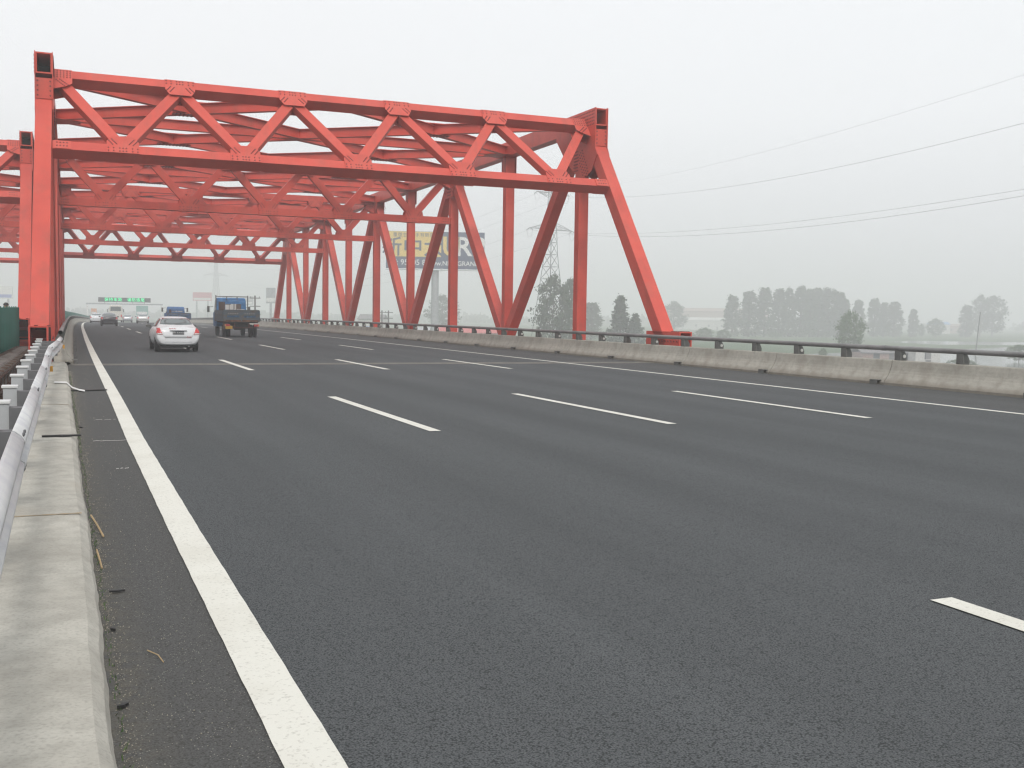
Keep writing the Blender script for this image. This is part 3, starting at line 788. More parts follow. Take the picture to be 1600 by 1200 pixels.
# person behind the fence
def person(loc, label):
    t_ = thing('person', label, 'person', loc, (0,0,2.6))
    me = bpy.data.meshes.new('body'); b = bmesh.new()
    P = [(0,0,.95,.15),(0,0,1.2,.15),(0,0,1.4,.15),(0,0,1.5,.06),(0,.01,1.6,.085),(0,.01,1.68,.09),
         (.2,0,1.38,.06),(.25,0,1.1,.045),(.24,-.08,.86,.035),(-.2,0,1.38,.06),(-.25,0,1.1,.045),(-.24,-.08,.86,.035),
         (.1,0,.85,.1),(.11,0,.48,.065),(.11,.01,.08,.045),(.11,-.14,.04,.04),(-.1,0,.85,.1),(-.11,0,.48,.065),(-.11,.01,.08,.045),(-.11,-.14,.04,.04)]
    E_ = [(0,1),(1,2),(2,3),(3,4),(4,5),(2,6),(6,7),(7,8),(2,9),(9,10),(10,11),(0,12),(12,13),(13,14),(14,15),(0,16),(16,17),(17,18),(18,19)]
    vs = [b.verts.new(p[:3]) for p in P]
    for i, j in E_: b.edges.new((vs[i], vs[j]))
    b.to_mesh(me); b.free(); o = bpy.data.objects.new('tmp', me); COL.objects.link(o)
    o.modifiers.new('skin', 'SKIN'); 
    for i, p in enumerate(P): me.skin_vertices[0].data[i].radius = (p[3], p[3]*.85)
    me.skin_vertices[0].data[0].use_root = True
    o.modifiers.new('sub', 'SUBSURF').levels = 2
    dg = bpy.context.evaluated_depsgraph_get(); m2 = bpy.data.meshes.new_from_object(o.evaluated_get(dg)); bpy.data.objects.remove(o)
    m2.materials.clear(); m2.materials.append(M['skin']); m2.materials.append(M['shirt']); m2.materials.append(M['under'])
    for p in m2.polygons:
        z = p.center.z; p.material_index = 0 if z > 1.47 else 1 if z > .92 else 2; p.use_smooth = True
        if abs(p.center.x) > .2 and z < 1.15: p.material_index = 0
    obj('body', m2, t_)
    mb = MB(); 
    for i in range(7):
        th = PI/2*i/6; mb_r = .105*math.cos(th*.98)
        mb.v += [(mb_r*math.cos(2*PI*k/14), .02+mb_r*1.05*math.sin(2*PI*k/14), 1.66+.115*math.sin(th)) for k in range(14)]
    for i in range(6):
        for k in range(14): mb.f.append((i*14+k, i*14+(k+1)%14, (i+1)*14+(k+1)%14, (i+1)*14+k))
    mb.f.append(tuple(6*14+k for k in range(14))); obj('hair', mb, t_, M['hair'], smooth=True)
    for s_ in (-1, 1):
        mb = MB(); mb.lathe([(.006,0),(.012,.004),(.006,.01)], 8, lambda a, b, h: (s_*.035+a, -.075-h, 1.66+b)); obj('eye', mb, t_, M['white'])
        mb = MB(); mb.box((s_*.09-.008,.0,1.63), (s_*.09+.008,.04,1.69)); obj('ear', mb, t_, M['skin'])
    mb = MB(); mb.prism([(0,1.61),(.02,1.62),(0,1.67)], (-.01,.01), lambda a, b, c_: (c_, -.075-a, b)); obj('nose', mb, t_, M['skin'])
    return t_
pz = person((-2.0, 47.6, .0), 'dark haired person whose head shows above the green fence at left'); pz.scale = (.985,.985,.985)

# ------------------------------------------------------------------ debris
def twig(pts, r, m, name, label, cat, grp='litter on the left shoulder'):
    mb = MB(); mb.tube(pts, r, 5); return tag(obj(name, mb, m=m), label, cat, grp)
twig([(.20,8.6,.03),(.235,8.2,.025),(.262,7.85,.015)], .007, M['straw'], 'straw_stalk', 'pale dry stalk lying from kerb edge onto the shoulder, the longest one', 'stalk')
twig([(.205,7.4,.02),(.215,7.1,.015),(.22,6.9,.012)], .006, M['straw'], 'straw_stalk', 'short pale stalk lying close against the kerb foot', 'stalk')
twig([(.36,5.15,.01),(.40,5.05,.014),(.415,4.95,.01)], .003, M['straw'], 'straw_stalk', 'tiny reddish stalk alone in the middle of the shoulder', 'stalk')
def shard(loc, L_, w, rot, name, label, m=M['rubber'], z=.012):
    mb = MB(); n_ = 6
    top = [(L_*(i/n_-.5), w*(.5-.35*abs(i/n_-.5)*2)+random.uniform(-.1,.1)*w) for i in range(n_+1)]
    mb.prism(top+[(a, -b) for a, b in reversed(top)], (0, z), lambda a, b, c_: (a, b, c_)); o = obj(name, mb, m=m, loc=loc, rot=(0,0,rot)); return tag(o, label, 'litter', 'litter on the left shoulder')
shard((.28,6.3,.008), .085, .022, .02, 'rubber_strip', 'small black rubber strip on the shoulder near the bottom left', z=.01)
shard((.0,13.3,.107), .42, .10, .01, 'rubber_strip', 'long black rubber strip lying across the concrete kerb', z=.02)
shard((.45,21.9,.008), .75, .18, .0, 'rubber_strip', 'black rubber strip on the shoulder beside the white edge line', z=.02)
mb = MB()
for i, (x, y, z) in enumerate([(-.12,22.6,.12),(.1,22.5,.12),(.2,22.2,.04),(.32,21.8,.02),(.42,21.6,.015)]): mb.v += [(x,y-.09,z),(x,y+.09,z+.012)]
for i in range(4): mb.f.append((2*i,2*i+2,2*i+3,2*i+1))
o = tag(obj('packing_strap', mb, m=M['white']), 'white torn strap trailing from the kerb onto the shoulder', 'litter', 'litter on the left shoulder'); o.modifiers.new('t','SOLIDIFY').thickness = .01
for x, y, s_, L_ in ((.225,5.55,.02,'black crumb against the kerb foot level with the small rubber strip'),(.215,4.45,.025,'dark clod at the kerb foot nearest the bottom of the picture'),(.24,15.2,.05,'dark scrap at the kerb foot beyond the stalks')):
    shard((x,y,.006), s_*2, s_*.9, random.random()*3, 'asphalt_crumb', L_, z=.012)
# grit along the kerb: uncountable
mb = MB()
for i in range(2600):
    y = 2.6+ (random.random()**1.7)*26; x = .185+abs(random.gauss(0,.045))+ (.0 if random.random() < .8 else random.random()*.4); s_ = random.uniform(.0015,.0042)*(1+y*.05)
    if .70 < x < .93: continue
    a = random.random()*6; vs = [(x+s_*math.cos(a+k*2.1)*random.uniform(.6,1.2), y+s_*math.sin(a+k*2.1), .003) for k in range(3)]+[(x, y, .003+s_*1.1)]
    mb.add(vs, [(0,1,3),(1,2,3),(2,0,3)])
tag(obj('grit', mb, m=mat('pale_grit', (.34,.31,.25), .9, var=.25, scale=60)), 'pale grit and crumbs scattered along the kerb foot', 'grit', kind='stuff')
mb = MB()
for i in range(900):
    y = 2.8+random.random()*24; x = .182+random.uniform(0,.03); h = random.uniform(.008,.03); a = random.random()*6
    mb.add([(x,y,0),(x+.006*math.cos(a),y+.006*math.sin(a),0),(x+random.uniform(-.01,.02),y+random.uniform(-.02,.02),h)], [(0,1,2)])
tag(obj('moss', mb, m=M['leaf2']), 'thin green moss and weeds along the kerb joint', 'weeds', kind='stuff')

# ------------------------------------------------------------------ text
def text_mesh(s, size, m, name='lettering', extrude=.004, shear=0, align='CENTER', space=1.0, bold=0):
    cu = bpy.data.curves.new(name, 'FONT'); cu.body = s; cu.size = size; cu.extrude = extrude; cu.align_x = align; cu.align_y = 'CENTER'; cu.shear = shear; cu.space_character = space; cu.offset = bold*size
    cu.resolution_u = 3
    o = bpy.data.objects.new('t', cu); COL.objects.link(o); dg = bpy.context.evaluated_depsgraph_get()
    me = bpy.data.meshes.new_from_object(o.evaluated_get(dg)); bpy.data.objects.remove(o); me.materials.clear(); me.materials.append(m); me.name = name
    return me
def text(s, size, m, parent, loc, name='lettering', bold=0, sx=1, **k):
    me = text_mesh(s, size, m, name, bold=bold, **k); o = obj(name, me, parent, loc=loc, rot=(PI/2,0,0)); o.scale = (sx,1,1)
    return o

# ------------------------------------------------------------------ vehicles
def evalmesh(o):
    dg = bpy.context.evaluated_depsgraph_get(); return bpy.data.meshes.new_from_object(o.evaluated_get(dg))
def wheel_parts(parent, loc, r, w, name='wheel'):
    def ty():
        mb = MB(); mb.lathe([(r*.62,-w/2),(r*.93,-w/2),(r,-w*.35),(r,w*.35),(r*.93,w/2),(r*.62,w/2)], 28, lambda a, b, h: (h, a, b)); return fixn(mb.mesh('wheel', M['tyre'], True))
    def ri():
        mb = MB(); mb.lathe([(r*.1,-w*.42),(r*.62,-w*.44),(r*.66,-w*.52),(r*.66,w*.52),(r*.62,w*.44),(r*.1,w*.42)], 24, lambda a, b, h: (h, a, b))
        return fixn(mb.mesh('rim', M['rim']))
    o = obj(name, cached(('ty',r,w), ty), parent, loc=loc); obj('rim', cached(('ri',r,w), ri), o); return o
def build_car(paint, key='a', tailm=None):
    """sedan; origin on the ground under the rear bumper, +y forward"""
    st = [(0.00,.34,.60,.72,.56,.70,.62,.58),(0.05,.30,.70,.80,.66,.80,.90,.66),(.10,.28,.74,.835,.82,.81,1.0,.68),(.20,.26,.76,.85,.88,.82,1.055,.69),(.60,.22,.78,.86,.94,.82,1.085,.68),
          (1.22,.20,.80,.862,.95,.80,1.375,.58),(1.6,.20,.80,.862,.95,.80,1.435,.58),(2.45,.20,.80,.862,.94,.79,1.44,.58),(2.85,.20,.80,.86,.93,.79,1.37,.59),(3.42,.20,.80,.86,.90,.80,1.02,.66),(4.05,.22,.78,.84,.80,.76,.88,.62),(4.38,.26,.70,.79,.68,.70,.74,.55),(4.50,.34,.55,.64,.54,.58,.58,.45)]
    mb = MB(); ring = []
    for y, zb, wb, ws, zbelt, wbelt, zr, wr in st:
        hp = [(0,zb),(wb*.8,zb),(wb,zb+.08),(ws,(zb+zbelt)/2+.02),(ws-.004,zbelt-.05),(wbelt,zbelt+.01),(wr,zr-.055),(wr*.7,zr-.008),(0,zr)]
        full = hp+[(-x, z) for x, z in reversed(hp[1:-1])]; ring.append(len(mb.v)); mb.v += [(x, y, z) for x, z in full]; nn = len(full)
    for i in range(len(st)-1):
        for j in range(nn): mb.f.append((ring[i]+j, ring[i]+(j+1)%nn, ring[i+1]+(j+1)%nn, ring[i+1]+j))
    mb.f.append(tuple(ring[0]+j for j in range(nn))); mb.f.append(tuple(ring[-1]+j for j in range(nn)))
    o = obj('tmpbody', mb, m=paint); o.modifiers.new('s','SUBSURF').levels = 2
    full_me = evalmesh(o)
    cut = []
    for y in (.88, 3.48):
        for s_ in (-1, 1):
            cb = MB(); cb.lathe([(.335,0),(.335,.4)], 28, lambda a, b, h: (s_*(.60+h), y+a, .30+b)); co = obj('cutter', cb); cut.append(co)
            md = o.modifiers.new('b','BOOLEAN'); md.operation = 'DIFFERENCE'; md.object = co; md.solver = 'EXACT'
    me = evalmesh(o); me.name = 'body'
    for co in cut: bpy.data.objects.remove(co)
    bpy.data.objects.remove(o); me.materials.clear(); me.materials.append(paint)
    for p in me.polygons: p.use_smooth = True; p.material_index = 0
    me.set_sharp_from_angle(angle=math.radians(38))
    bm = bmesh.new(); bm.from_mesh(full_me); bvh = BVHTree.FromBMesh(bm)
    root = bpy.data.objects.new('car', None); COL.objects.link(root)
    body = obj('body', me, root)
    def decal(name, poly, axis, off, m, parent=root, thick=.012, cuts=3):
        b = bmesh.new()
        def v3(a, z):
            return {'rear':(a,-1,z),'front':(a,6,z),'left':(-2,a,z),'right':(2,a,z)}[axis]
        dirv = {'rear':(0,1,0),'front':(0,-1,0),'left':(1,0,0),'right':(-1,0,0)}[axis]
        f = b.faces.new([b.verts.new(v3(a, z)) for a, z in poly])
        bmesh.ops.triangulate(b, faces=b.faces[:]); bmesh.ops.subdivide_edges(b, edges=b.edges[:], cuts=cuts, use_grid_fill=True)
        last = None
        for v in b.verts:
            h = bvh.ray_cast(v.co, Vector(dirv))
            if h[0] is not None: v.co = h[0]+h[1]*off if h[1].dot(Vector(dirv)) < 0 else h[0]-h[1]*off
            else:
                q = bvh.find_nearest(v.co - 0*v.co + Vector(dirv)*(1.2 if axis in ('left','right') else 1)); v.co = q[0]+q[1]*off
        bmesh.ops.recalc_face_normals(b, faces=b.faces)
        m_ = bpy.data.meshes.new(name); b.to_mesh(m_); b.free(); m_.materials.append(m)
        for p in m_.polygons: p.use_smooth = True
        o_ = obj(name, m_, parent); md = o_.modifiers.new('t','SOLIDIFY'); md.thickness = thick; md.offset = 0
        return o_
    decal('trunk_lid', [(-.50,.575),(.50,.575),(.56,.66),(.60,.80),(.60,.985),(.5,1.02),(-.5,1.02),(-.60,.985),(-.60,.80),(-.56,.66)], 'rear', .006, paint, body)
    decal('rear_window', [(-.50,1.355),(.50,1.355),(.58,1.25),(.635,1.115),(.0,1.095),(-.635,1.115),(-.58,1.25)], 'rear', .004, M['glass'], body, cuts=5)
    decal('windscreen', [(-.50,1.34),(.50,1.34),(.66,1.06),(-.66,1.06)], 'front', .004, M['glass'], body, cuts=4)
    for s_ in (-1, 1):
        tl = decal('tail_light', [(s_*.79,.955),(s_*.70,.965),(s_*.655,.86),(s_*.60,.70),(s_*.80,.71),(s_*.825,.80)], 'rear', .010, tailm or M['tail'], thick=.02)
        decal('reversing_lamp', [(s_*.80,.765),(s_*.635,.76),(s_*.615,.71),(s_*.79,.72)], 'rear', .018, M['lampw'], tl)
        side = 'left' if s_ < 0 else 'right'
        decal('side_window', [(1.02,1.02),(1.34,1.30),(2.02,1.345),(2.02,1.01)], side, .004, M['glass'], body, cuts=4)
        decal('side_window', [(2.10,1.01),(2.10,1.345),(2.45,1.35),(2.72,1.30),(3.12,1.03)], side, .004, M['glass'], body, cuts=4)
        decal('door', [(1.28,.30),(1.14,.60),(1.0,.72),(1.03,.98),(2.04,.985),(2.04,.29)], side, .005, paint, body, cuts=3)
        decal('door', [(2.07,.29),(2.07,.985),(3.08,.965),(3.10,.55),(3.02,.29)], side, .005, paint, body, cuts=3)
        decal('door_handle', [(1.28,.86),(1.48,.865),(1.48,.895),(1.28,.89)], side, .025, paint, body, cuts=1)
        decal('headlight', [(s_*.50,.66),(s_*.74,.70),(s_*.72,.80),(s_*.52,.74)], 'front', .006, M['lampw'])
        mm = MB(); mm.prism([(-.02,0),(.17,.02),(.20,.10),(.15,.15),(0,.13)], (0,.09), lambda a, b, c_: (s_*(.84+a), 2.92+c_, .93+b)); bevel(obj('side_mirror', mm, root, M['bracket']), .02)
    decal('bumper_groove', [(-.72,.405),(.72,.405),(.72,.418),(-.72,.418)], 'rear', .002, M['gsteel'], body, cuts=5)
    decal('grille', [(-.38,.42),(.38,.42),(.38,.56),(-.38,.56)], 'front', .004, M['under'], body)
    mm = MB(); mm.box((-.70,.25,.17), (.70,4.2,.36)); mm.box((-.45,.12,.20), (.30,.5,.30)); obj('underbody', mm, root, M['under'])
    mm = MB(); mm.tube([(.42,.05,.24),(.42,.45,.24)], .03, 10); obj('exhaust_pipe', mm, root, M['rim'])
    for y in (.88, 3.48):
        for s_ in (-1, 1): wheel_parts(root, (s_*.755,y,.295), .295, .185)
    bm.free()
    return root, bvh
def swap(root, mapping):
    km = {}
    for c_ in bpy.data.objects:
        if c_.parent: km.setdefault(c_.parent.name, []).append(c_)
    def go(o):
        if o.type == 'MESH' and o.material_slots:
            for s_ in o.material_slots:
                mm_ = mapping.get(s_.material.name) if s_.material else None
                if mm_: s_.link = 'OBJECT'; s_.material = mm_
        for ch in km.get(o.name, []): go(ch)
    go(root)
VS = .91
car0, bvh0 = build_car(M['white_car'])
far_src = copy_tree(car0)
def place(o, X, D, label, cat, group='cars driving away over the bridge', yaw=0, s=VS):
    a, r_, ln = seg_between(X, D, D+4); o.location = Vector(road(X, D, .01)); o.rotation_euler = (r_[0],0,r_[2]+yaw); o.scale = (s,s,s); tag(o, label, cat, group)
place(car0, 3.98, 40.55, 'white sedan with red tail lights just past the expansion joint, the nearest car', 'car')
# plate, lettering and markings of nearest car
def rear_y(x, z):
    h = bvh0.ray_cast(Vector((x,-1,z)), Vector((0,1,0))); return h[0].y if h[0] is not None else 0.06
py = min(rear_y(0,.72), rear_y(.2,.85), rear_y(-.2,.72), rear_y(0, .86))-.03
mb = MB(); mb.box((-.215,py,.72), (.225,py+.03,.855)); pl = obj('number_plate', mb, car0, M['plate'])
text('冀E·BU0220', .088, M['white'], pl, (.005,py-.004,.788), extrude=.002)
mb = MB(); mb.box((-.32,py-.012,.872), (.34,py+.05,.885)); obj('trunk_trim', mb, car0, M['rim'])
def scribble(parent, x0, z0, w, h, m, n_=7):
    mb = MB(); pts = []
    y = min(rear_y(x0,z0), rear_y(x0+w,z0+h), rear_y(x0+w/2, z0+h))-.008
    for i in range(n_*2+1): pts.append((x0+w*i/(n_*2), y, z0+h*(i % 2)*(.6+.4*math.sin(i*1.9))))
    for a, b_ in zip(pts[:-1], pts[1:]): mb.beam(a, b_, .012, .012, up=(0,1,0))
    return obj('script_lettering', mb, parent, m)
scribble(car0, -.34, .935, .26, .035, M['redtxt']); scribble(car0, .34, .60, .17, .035, M['redtxt'], 4)
def other(X, D, paint, label, cat='car', s=VS, yaw=0):
    o = copy_tree(far_src); swap(o, {'white_car_paint': paint}); place(o, X, D, label, cat, s=s, yaw=yaw); return o
other(3.62, 109.5, M['dark_car'], 'black sedan ahead of the nearest white car, close to the left edge line')
place(far_src, 2.62, 147.5, 'small white sedan seen left of the black sedan', 'car')
other(8.5, 151, M['beige_car'], 'silver sedan at right of the group ahead, under the pale green sign')
other(7.35, 193, M['silver_car'], 'faint grey sedan far ahead between the coach and the silver sedan')

def build_truck(wb=2.25, wc=2.1, Lb=4.6, zc=2.6, zf=1.05, zt=1.78, cabm=None, bedm=None, frame_=True, stripes=True):
    cabm = cabm or M['blue_truck']; bedm = bedm or M['blue_bed']
    r = bpy.data.objects.new('flatbed_truck', None); COL.objects.link(r); hb = wb/2
    # bed
    mb = MB(); mb.box((-hb,.02,zf-.06), (hb,Lb,zf)); obj('bed_floor', mb, r, M['chassis'])
    tg = None
    mb = MB(); mb.box((-hb+.02,0,zf-.02), (hb-.02,.035,zt)); tg = obj('tailgate', mb, r, bedm)
    mb = MB()
    for z in (zf+.02, zf+.2, zf+.38, zf+.55, zt-.03): mb.box((-hb+.05,-.018,z-.018), (hb-.05,-.002,z+.018))
    for x in (-hb+.06, -.02, hb-.06): mb.box((x-.045,-.03,zf-.02), (x+.045,-.003,zt))
    obj('tailgate_rib', mb, tg, M['blue_bed'])
    mb = MB(); mb.box((-hb+.03,-.022,zf-.05), (hb-.03,-.002,zf+.075)); obj('rust_strip', mb, tg, M['rustbed'])
    if stripes:
        for x in (-.55, .5):
            mb = MB(); mb.box((x-.38,-.012,zf+.23), (x+.38,-.001,zf+.35)); obj('painted_panel', mb, tg, M['blue_worn'])
            mb = MB()
            for k in range(5): mb.box((x-.33+k*.14,-.016,zf+.44), (x-.25+k*.14,-.001,zf+.52)); mb.box((x-.33+k*.14,-.016,zf+.47), (x-.22+k*.14,-.001,zf+.485))
            obj('faded_lettering', mb, tg, mat('faded_white_paint', (.32,.32,.30), .8))
    for s_ in (-1, 1):
        mb = MB(); mb.box((s_*hb-.02,.04,zf-.02), (s_*hb+.02,Lb,zt-.04)); sb = obj('side_board', mb, r, bedm)
        mb = MB()
        for k in range(9): y = .12+k*(Lb-.2)/8; mb.box((s_*(hb+.021),y-.03,zf-.02), (s_*(hb+.045),y+.03,zt-.05))
        for z in (zf+.2, zf+.42): mb.box((s_*(hb+.0215),.05,z-.02), (s_*(hb+.04),Lb,z+.02))
        obj('board_rib', mb, sb, bedm)
    # front rack
    if frame_:
        mb = MB(); zt2 = zc+.10
        for x in (-hb+.06, hb-.06): mb.beam((x,Lb,zf), (x,Lb,zt2+.06), .06, .06)
        mb.beam((-hb+.05,Lb,zt2-.02), (hb-.05,Lb,zt2-.02), .05, .05)
        for x in (-.35,.35): mb.beam((x,Lb,zt2-.25), (x,Lb,zt2-.02), .05, .05)
        obj('headboard_rack', mb, r, M['bracket'])
    # cab
    y0 = Lb+.12; hc = wc/2; L_ = 1.55
    prof = [(y0,.75),(y0,zc-.22),(y0+.12,zc-.05),(y0+.3,zc),(y0+.85,zc),(y0+1.15,zc-.12),(y0+1.45,1.75),(y0+1.52,1.2),(y0+1.5,.62),(y0+.2,.62)]
    mb = MB(); mb.prism(prof, (-hc,hc), lambda a, b, c_: (c_*(1-.10*max(0,(b-1.7))/(zc-1.7)), a, b)); cab = bevel(obj('cab', mb, r, cabm), .07, 3)
    def flat(nm, pts, m, parent):
        mb = MB(); mb.add(pts, [tuple(range(len(pts)))]); o_ = obj(nm, mb, parent, m); o_.modifiers.new('t','SOLIDIFY').thickness = .01; return o_
    yb = y0-.012
    rw = flat('rear_window', [(-.42,yb,1.62),(.62,yb,1.62),(.62,yb,zc-.42),(-.42,yb,zc-.42)], M['lampw'], cab)
    mb = MB()
    for x in (-.16,.12,.2): mb.box((x-.015,yb-.02,1.62), (x+.015,yb-.002,zc-.42))
    mb.box((-.42,yb-.02,zc-.47), (-.05,yb-.002,zc-.42)); obj('window_bar', mb, rw, M['bracket'])
    flat('cab_panel', [(-hc+.18,yb,.95),(-.44,yb,.95),(-.44,yb,zc-.28),(-hc+.18,yb,zc-.28)], M['brown'], cab)
    flat('cab_panel', [(.3,yb-.006,1.6),(.64,yb-.006,1.6),(.64,yb-.006,zc-.42),(.3,yb-.006,zc-.42)], M['cover'], cab)
    mb = MB()
    for k in range(7): x = -hc*.75+k*hc*.25; mb.box((x-.02,y0-.012,zc-.36), (x+.02,y0+.1,zc-.12))
    obj('roof_rib', mb, cab, cabm)
    for s_ in (-1, 1):
        flat('side_window', [(s_*(hc+.002),y0+.35,1.62),(s_*(hc+.002),y0+1.25,1.62),(s_*(hc*.925+.003),y0+1.05,zc-.25),(s_*(hc*.925+.003),y0+.35,zc-.25)], M['glass'], cab)
        flat('door', [(s_*(hc+.006),y0+.3,.85),(s_*(hc+.006),y0+1.32,.85),(s_*(hc+.006),y0+1.34,1.58),(s_*(hc+.006),y0+.3,1.58)], cabm, cab)
        mb = MB(); mb.beam((s_*hc,y0+1.3,2.0), (s_*(hc+.3),y0+1.38,1.95), .03, .03); mb.box((s_*(hc+.34)-.08,y0+1.33,1.6), (s_*(hc+.34)+.08,y0+1.42,2.02)); bevel(obj('wing_mirror', mb, r, M['bracket']), .03)
        mb = MB(); mb.box((s_*.92-.16,-.10,zf-.34), (s_*.92+.16,-.04,zf-.2)); tl = obj('tail_light', mb, r, M['tail'])
        mb = MB(); mb.box((s_*1.05-.045,-.108,zf-.335), (s_*1.05+.045,-.099,zf-.205)); obj('indicator', mb, tl, M['orange'])
    flat('windscreen', [(-hc*.85,y0+1.475,1.72),(hc*.85,y0+1.475,1.72),(hc*.8,y0+1.2,zc-.16),(-hc*.8,y0+1.2,zc-.16)], M['glass'], cab)
    # chassis
    mb = MB()
    for s_ in (-1, 1): mb.box((s_*.42-.05,.1,.72), (s_*.42+.05,y0+1.2,.94))
    for y in (.3,1.4,2.6,3.8): mb.box((-.42,y-.05,.74), (.42,y+.05,.9)); mb.box((-hb+.05,y-.04,zf-.13), (hb-.05,y+.04,zf-.065))
    mb.box((-.55,.5,.55), (.55,.9,.72)); mb.box((-.3,1.1,.45), (.3,1.5,.75)); obj('chassis', mb, r, M['chassis'])
    mb = MB(); mb.box((-hb+.6,-.06,.60), (hb-.05,.0,.65)); mb.box((-.5,-.02,.65), (-.42,.06,.9)); mb.box((.42,-.02,.65), (.5,.06,.9)); obj('rear_bumper', mb, r, mat('dull_red_bar', (.10,.035,.03), .8))
    mb = MB(); mb.box((-hb+.08,-.085,.54), (-hb+.52,-.062,.74)); obj('number_plate', mb, r, M['yplate'])
    mb = MB(); mb.box((-hb+.02,.7,.55), (-hb+.08,.75,1.0)); mb.box((-hb+.0,.3,.5), (-hb+.3,.33,.95)); obj('mud_flap', mb, r, M['cover'])
    for s_ in (-1, 1):
        for dx in (.98, .72): wheel_parts(r, (s_*dx*hb/1.12,1.15,.41), .41, .21)
        wheel_parts(r, (s_*.86*hb/1.12,y0+.75,.41), .41, .22)
    mb = MB(); mb.lathe([(.16,-.4),(.2,-.38),(.2,.38),(.16,.4)], 14, lambda a, b, h: (-.72, 2.9+h, .62+b)); obj('fuel_tank', mb, r, M['chassis'])
    return r
tr = build_truck()
place(tr, 9.72, 63.6, 'blue flatbed truck with worn tailgate and rack, right of the nearest white car', 'truck', 'trucks driving away over the bridge')
cg = thing('tarpaulin_bundle', 'white tarpaulin bundle lying in the bed of the worn blue truck', 'bundle', Vector(road(9.75,65.4, 1.0)))
mb = MB(); nn = 12
for i in range(9):
    for j in range(7):
        x = (i/8-.5)*1.3; y = (j/6-.5)*1.9; e_ = min(1, 3*(1-abs(i/8-.5)*2))*min(1, 3*(1-abs(j/6-.5)*2)); mb.v.append((x, y, (.58+.08*math.sin(i*1.3+j)+.05*x)*e_+.0))
for i in range(8):
    for j in range(6): mb.f.append((i*7+j, (i+1)*7+j, (i+1)*7+j+1, i*7+j+1))
mb.f.append(tuple([i*7 for i in range(9)]+[8*7+j for j in range(1,7)]+[i*7+6 for i in range(7,-1,-1)]+[j for j in range(5,0,-1)])); obj('tarpaulin', mb, cg, M['white'], smooth=True)
t2 = build_truck(wb=2.2, wc=1.75, Lb=3.4, zc=2.12, zf=.9, zt=1.5, cabm=M['blue_pale'], bedm=M['blue_pale'], frame_=False)
place(t2, 9.15, 98, 'bright blue small truck partly hidden behind the roof of nearest white car', 'truck', 'trucks driving away over the bridge')
# coach
co = bpy.data.objects.new('coach', None); COL.objects.link(co)
sec = [(-1.2,.35),(-1.25,.8),(-1.25,2.0),(-1.17,2.95),(-.95,3.3),(.95,3.3),(1.17,2.95),(1.25,2.0),(1.25,.8),(1.2,.35)]
mb = MB(); mb.prism(sec, (0,9.0), lambda a, b, c_: (a, c_, b)); bevel(obj('body', mb, co, M['coach']), .12, 3)
mb = MB(); mb.prism([(-.98,2.15),(.98,2.15),(.92,3.0),(-.92,3.0)], (-.012,.01), lambda a, b, c_: (a, c_, b)); obj('rear_window', mb, co, M['glass'])
for s_ in (-1, 1):
    for k in range(5): mb = MB(); mb.box((s_*1.245-.02,.6+k*1.6,1.75), (s_*1.245+.02,2.0+k*1.6,2.7)); obj('side_window', mb, co, M['glass'])
    mb = MB(); mb.box((s_*1.02-.11,-.02,.95), (s_*1.02+.11,.01,1.45)); obj('tail_light', mb, co, M['tail'])
    mb = MB(); mb.beam((s_*1.2,8.9,2.7), (s_*1.5,9.2,2.6), .04, .04); mb.box((s_*1.52-.08,9.15,2.0), (s_*1.52+.08,9.25,2.6)); obj('wing_mirror', mb, co, M['bracket'])
    for y in (1.9,7.2): wheel_parts(co, (s_*1.08,y,.46), .46, .27)
mb = MB(); mb.box((-1.15,.03,.3), (1.15,8.9,.55)); obj('underbody', mb, co, M['under'])
mb = MB(); mb.box((-.26,-.02,1.0), (.26,.01,1.16)); obj('number_plate', mb, co, M['yplate'])
place(co, 5.45, 199, 'cream coach far ahead just beyond the black sedan', 'coach', 'coaches on the road')

# ------------------------------------------------------------------ gantry with LED sign
gy = 300; gzr = rz(gy)
gt = thing('sign_gantry', 'grey gantry across the road with green lit message board', 'gantry', (15.9, gy, gzr))
for s_ in (-1, 1): mb = MB(); mb.box((s_*9.3-.18,-.18,-.5), (s_*9.3+.18,.18,5.0)); obj('gantry_post', mb, gt, M['white'])
mb = MB(); mb.box((-9.6,-.22,4.86), (9.6,.22,5.2)); obj('cross_beam', mb, gt, M['gsteel'])
mb = MB(); mb.box((-6.6,-.3,5.55), (6.5,.1,6.72)); bd = obj('message_board', mb, gt, M['led_panel'])
for x in (-5,-2,2,5): mb = MB(); mb.box((x-.06,-.1,5.2), (x+.06,.0,5.55)); obj('board_bracket', mb, gt, M['gsteel'])
text('保持车距   谨防追尾', 1.05, M['led'], bd, (-.05,-.32,6.13), extrude=.01, space=1.16)

# ------------------------------------------------------------------ billboard
bp_ = at(678, 200); bz = zat(678, 392, 200)
K1 = K; bb = thing('billboard', 'yellow and navy billboard on a tall single pole behind the red truss', 'billboard', (bp_.x, bp_.y, GZ), (0,0,-.36))
w2, h2 = 9.2, 3.45; zc2 = (bz-GZ)/K; bb.scale = (K,K,K)
mb = MB(); mb.box((-w2,-.25,zc2-h2), (w2,.25,zc2+h2)); bf = obj('panel', mb, bb, M['bb_navy'])
mb = MB(); mb.box((-w2+.05,-.29,zc2-h2+2.2), (1.1,-.252,zc2+h2-.05)); obj('yellow_field', mb, bf, M['bb_yellow'])
text('新中大', 3.8, M['bb_navy'], bf, (-4.2,-.31,zc2+.35), bold=.012, sx=1.0, extrude=.01, space=1.05)
text('重塑主立  手有新生', .85, M['bb_navy'], bf, (-4.1,-.31,zc2+2.75), extrude=.01, space=1.1)
text('T: 95105 825', 1.45, M['white'], bf, (-4.2,-.30,zc2-h2+1.1), bold=.012, extrude=.02)
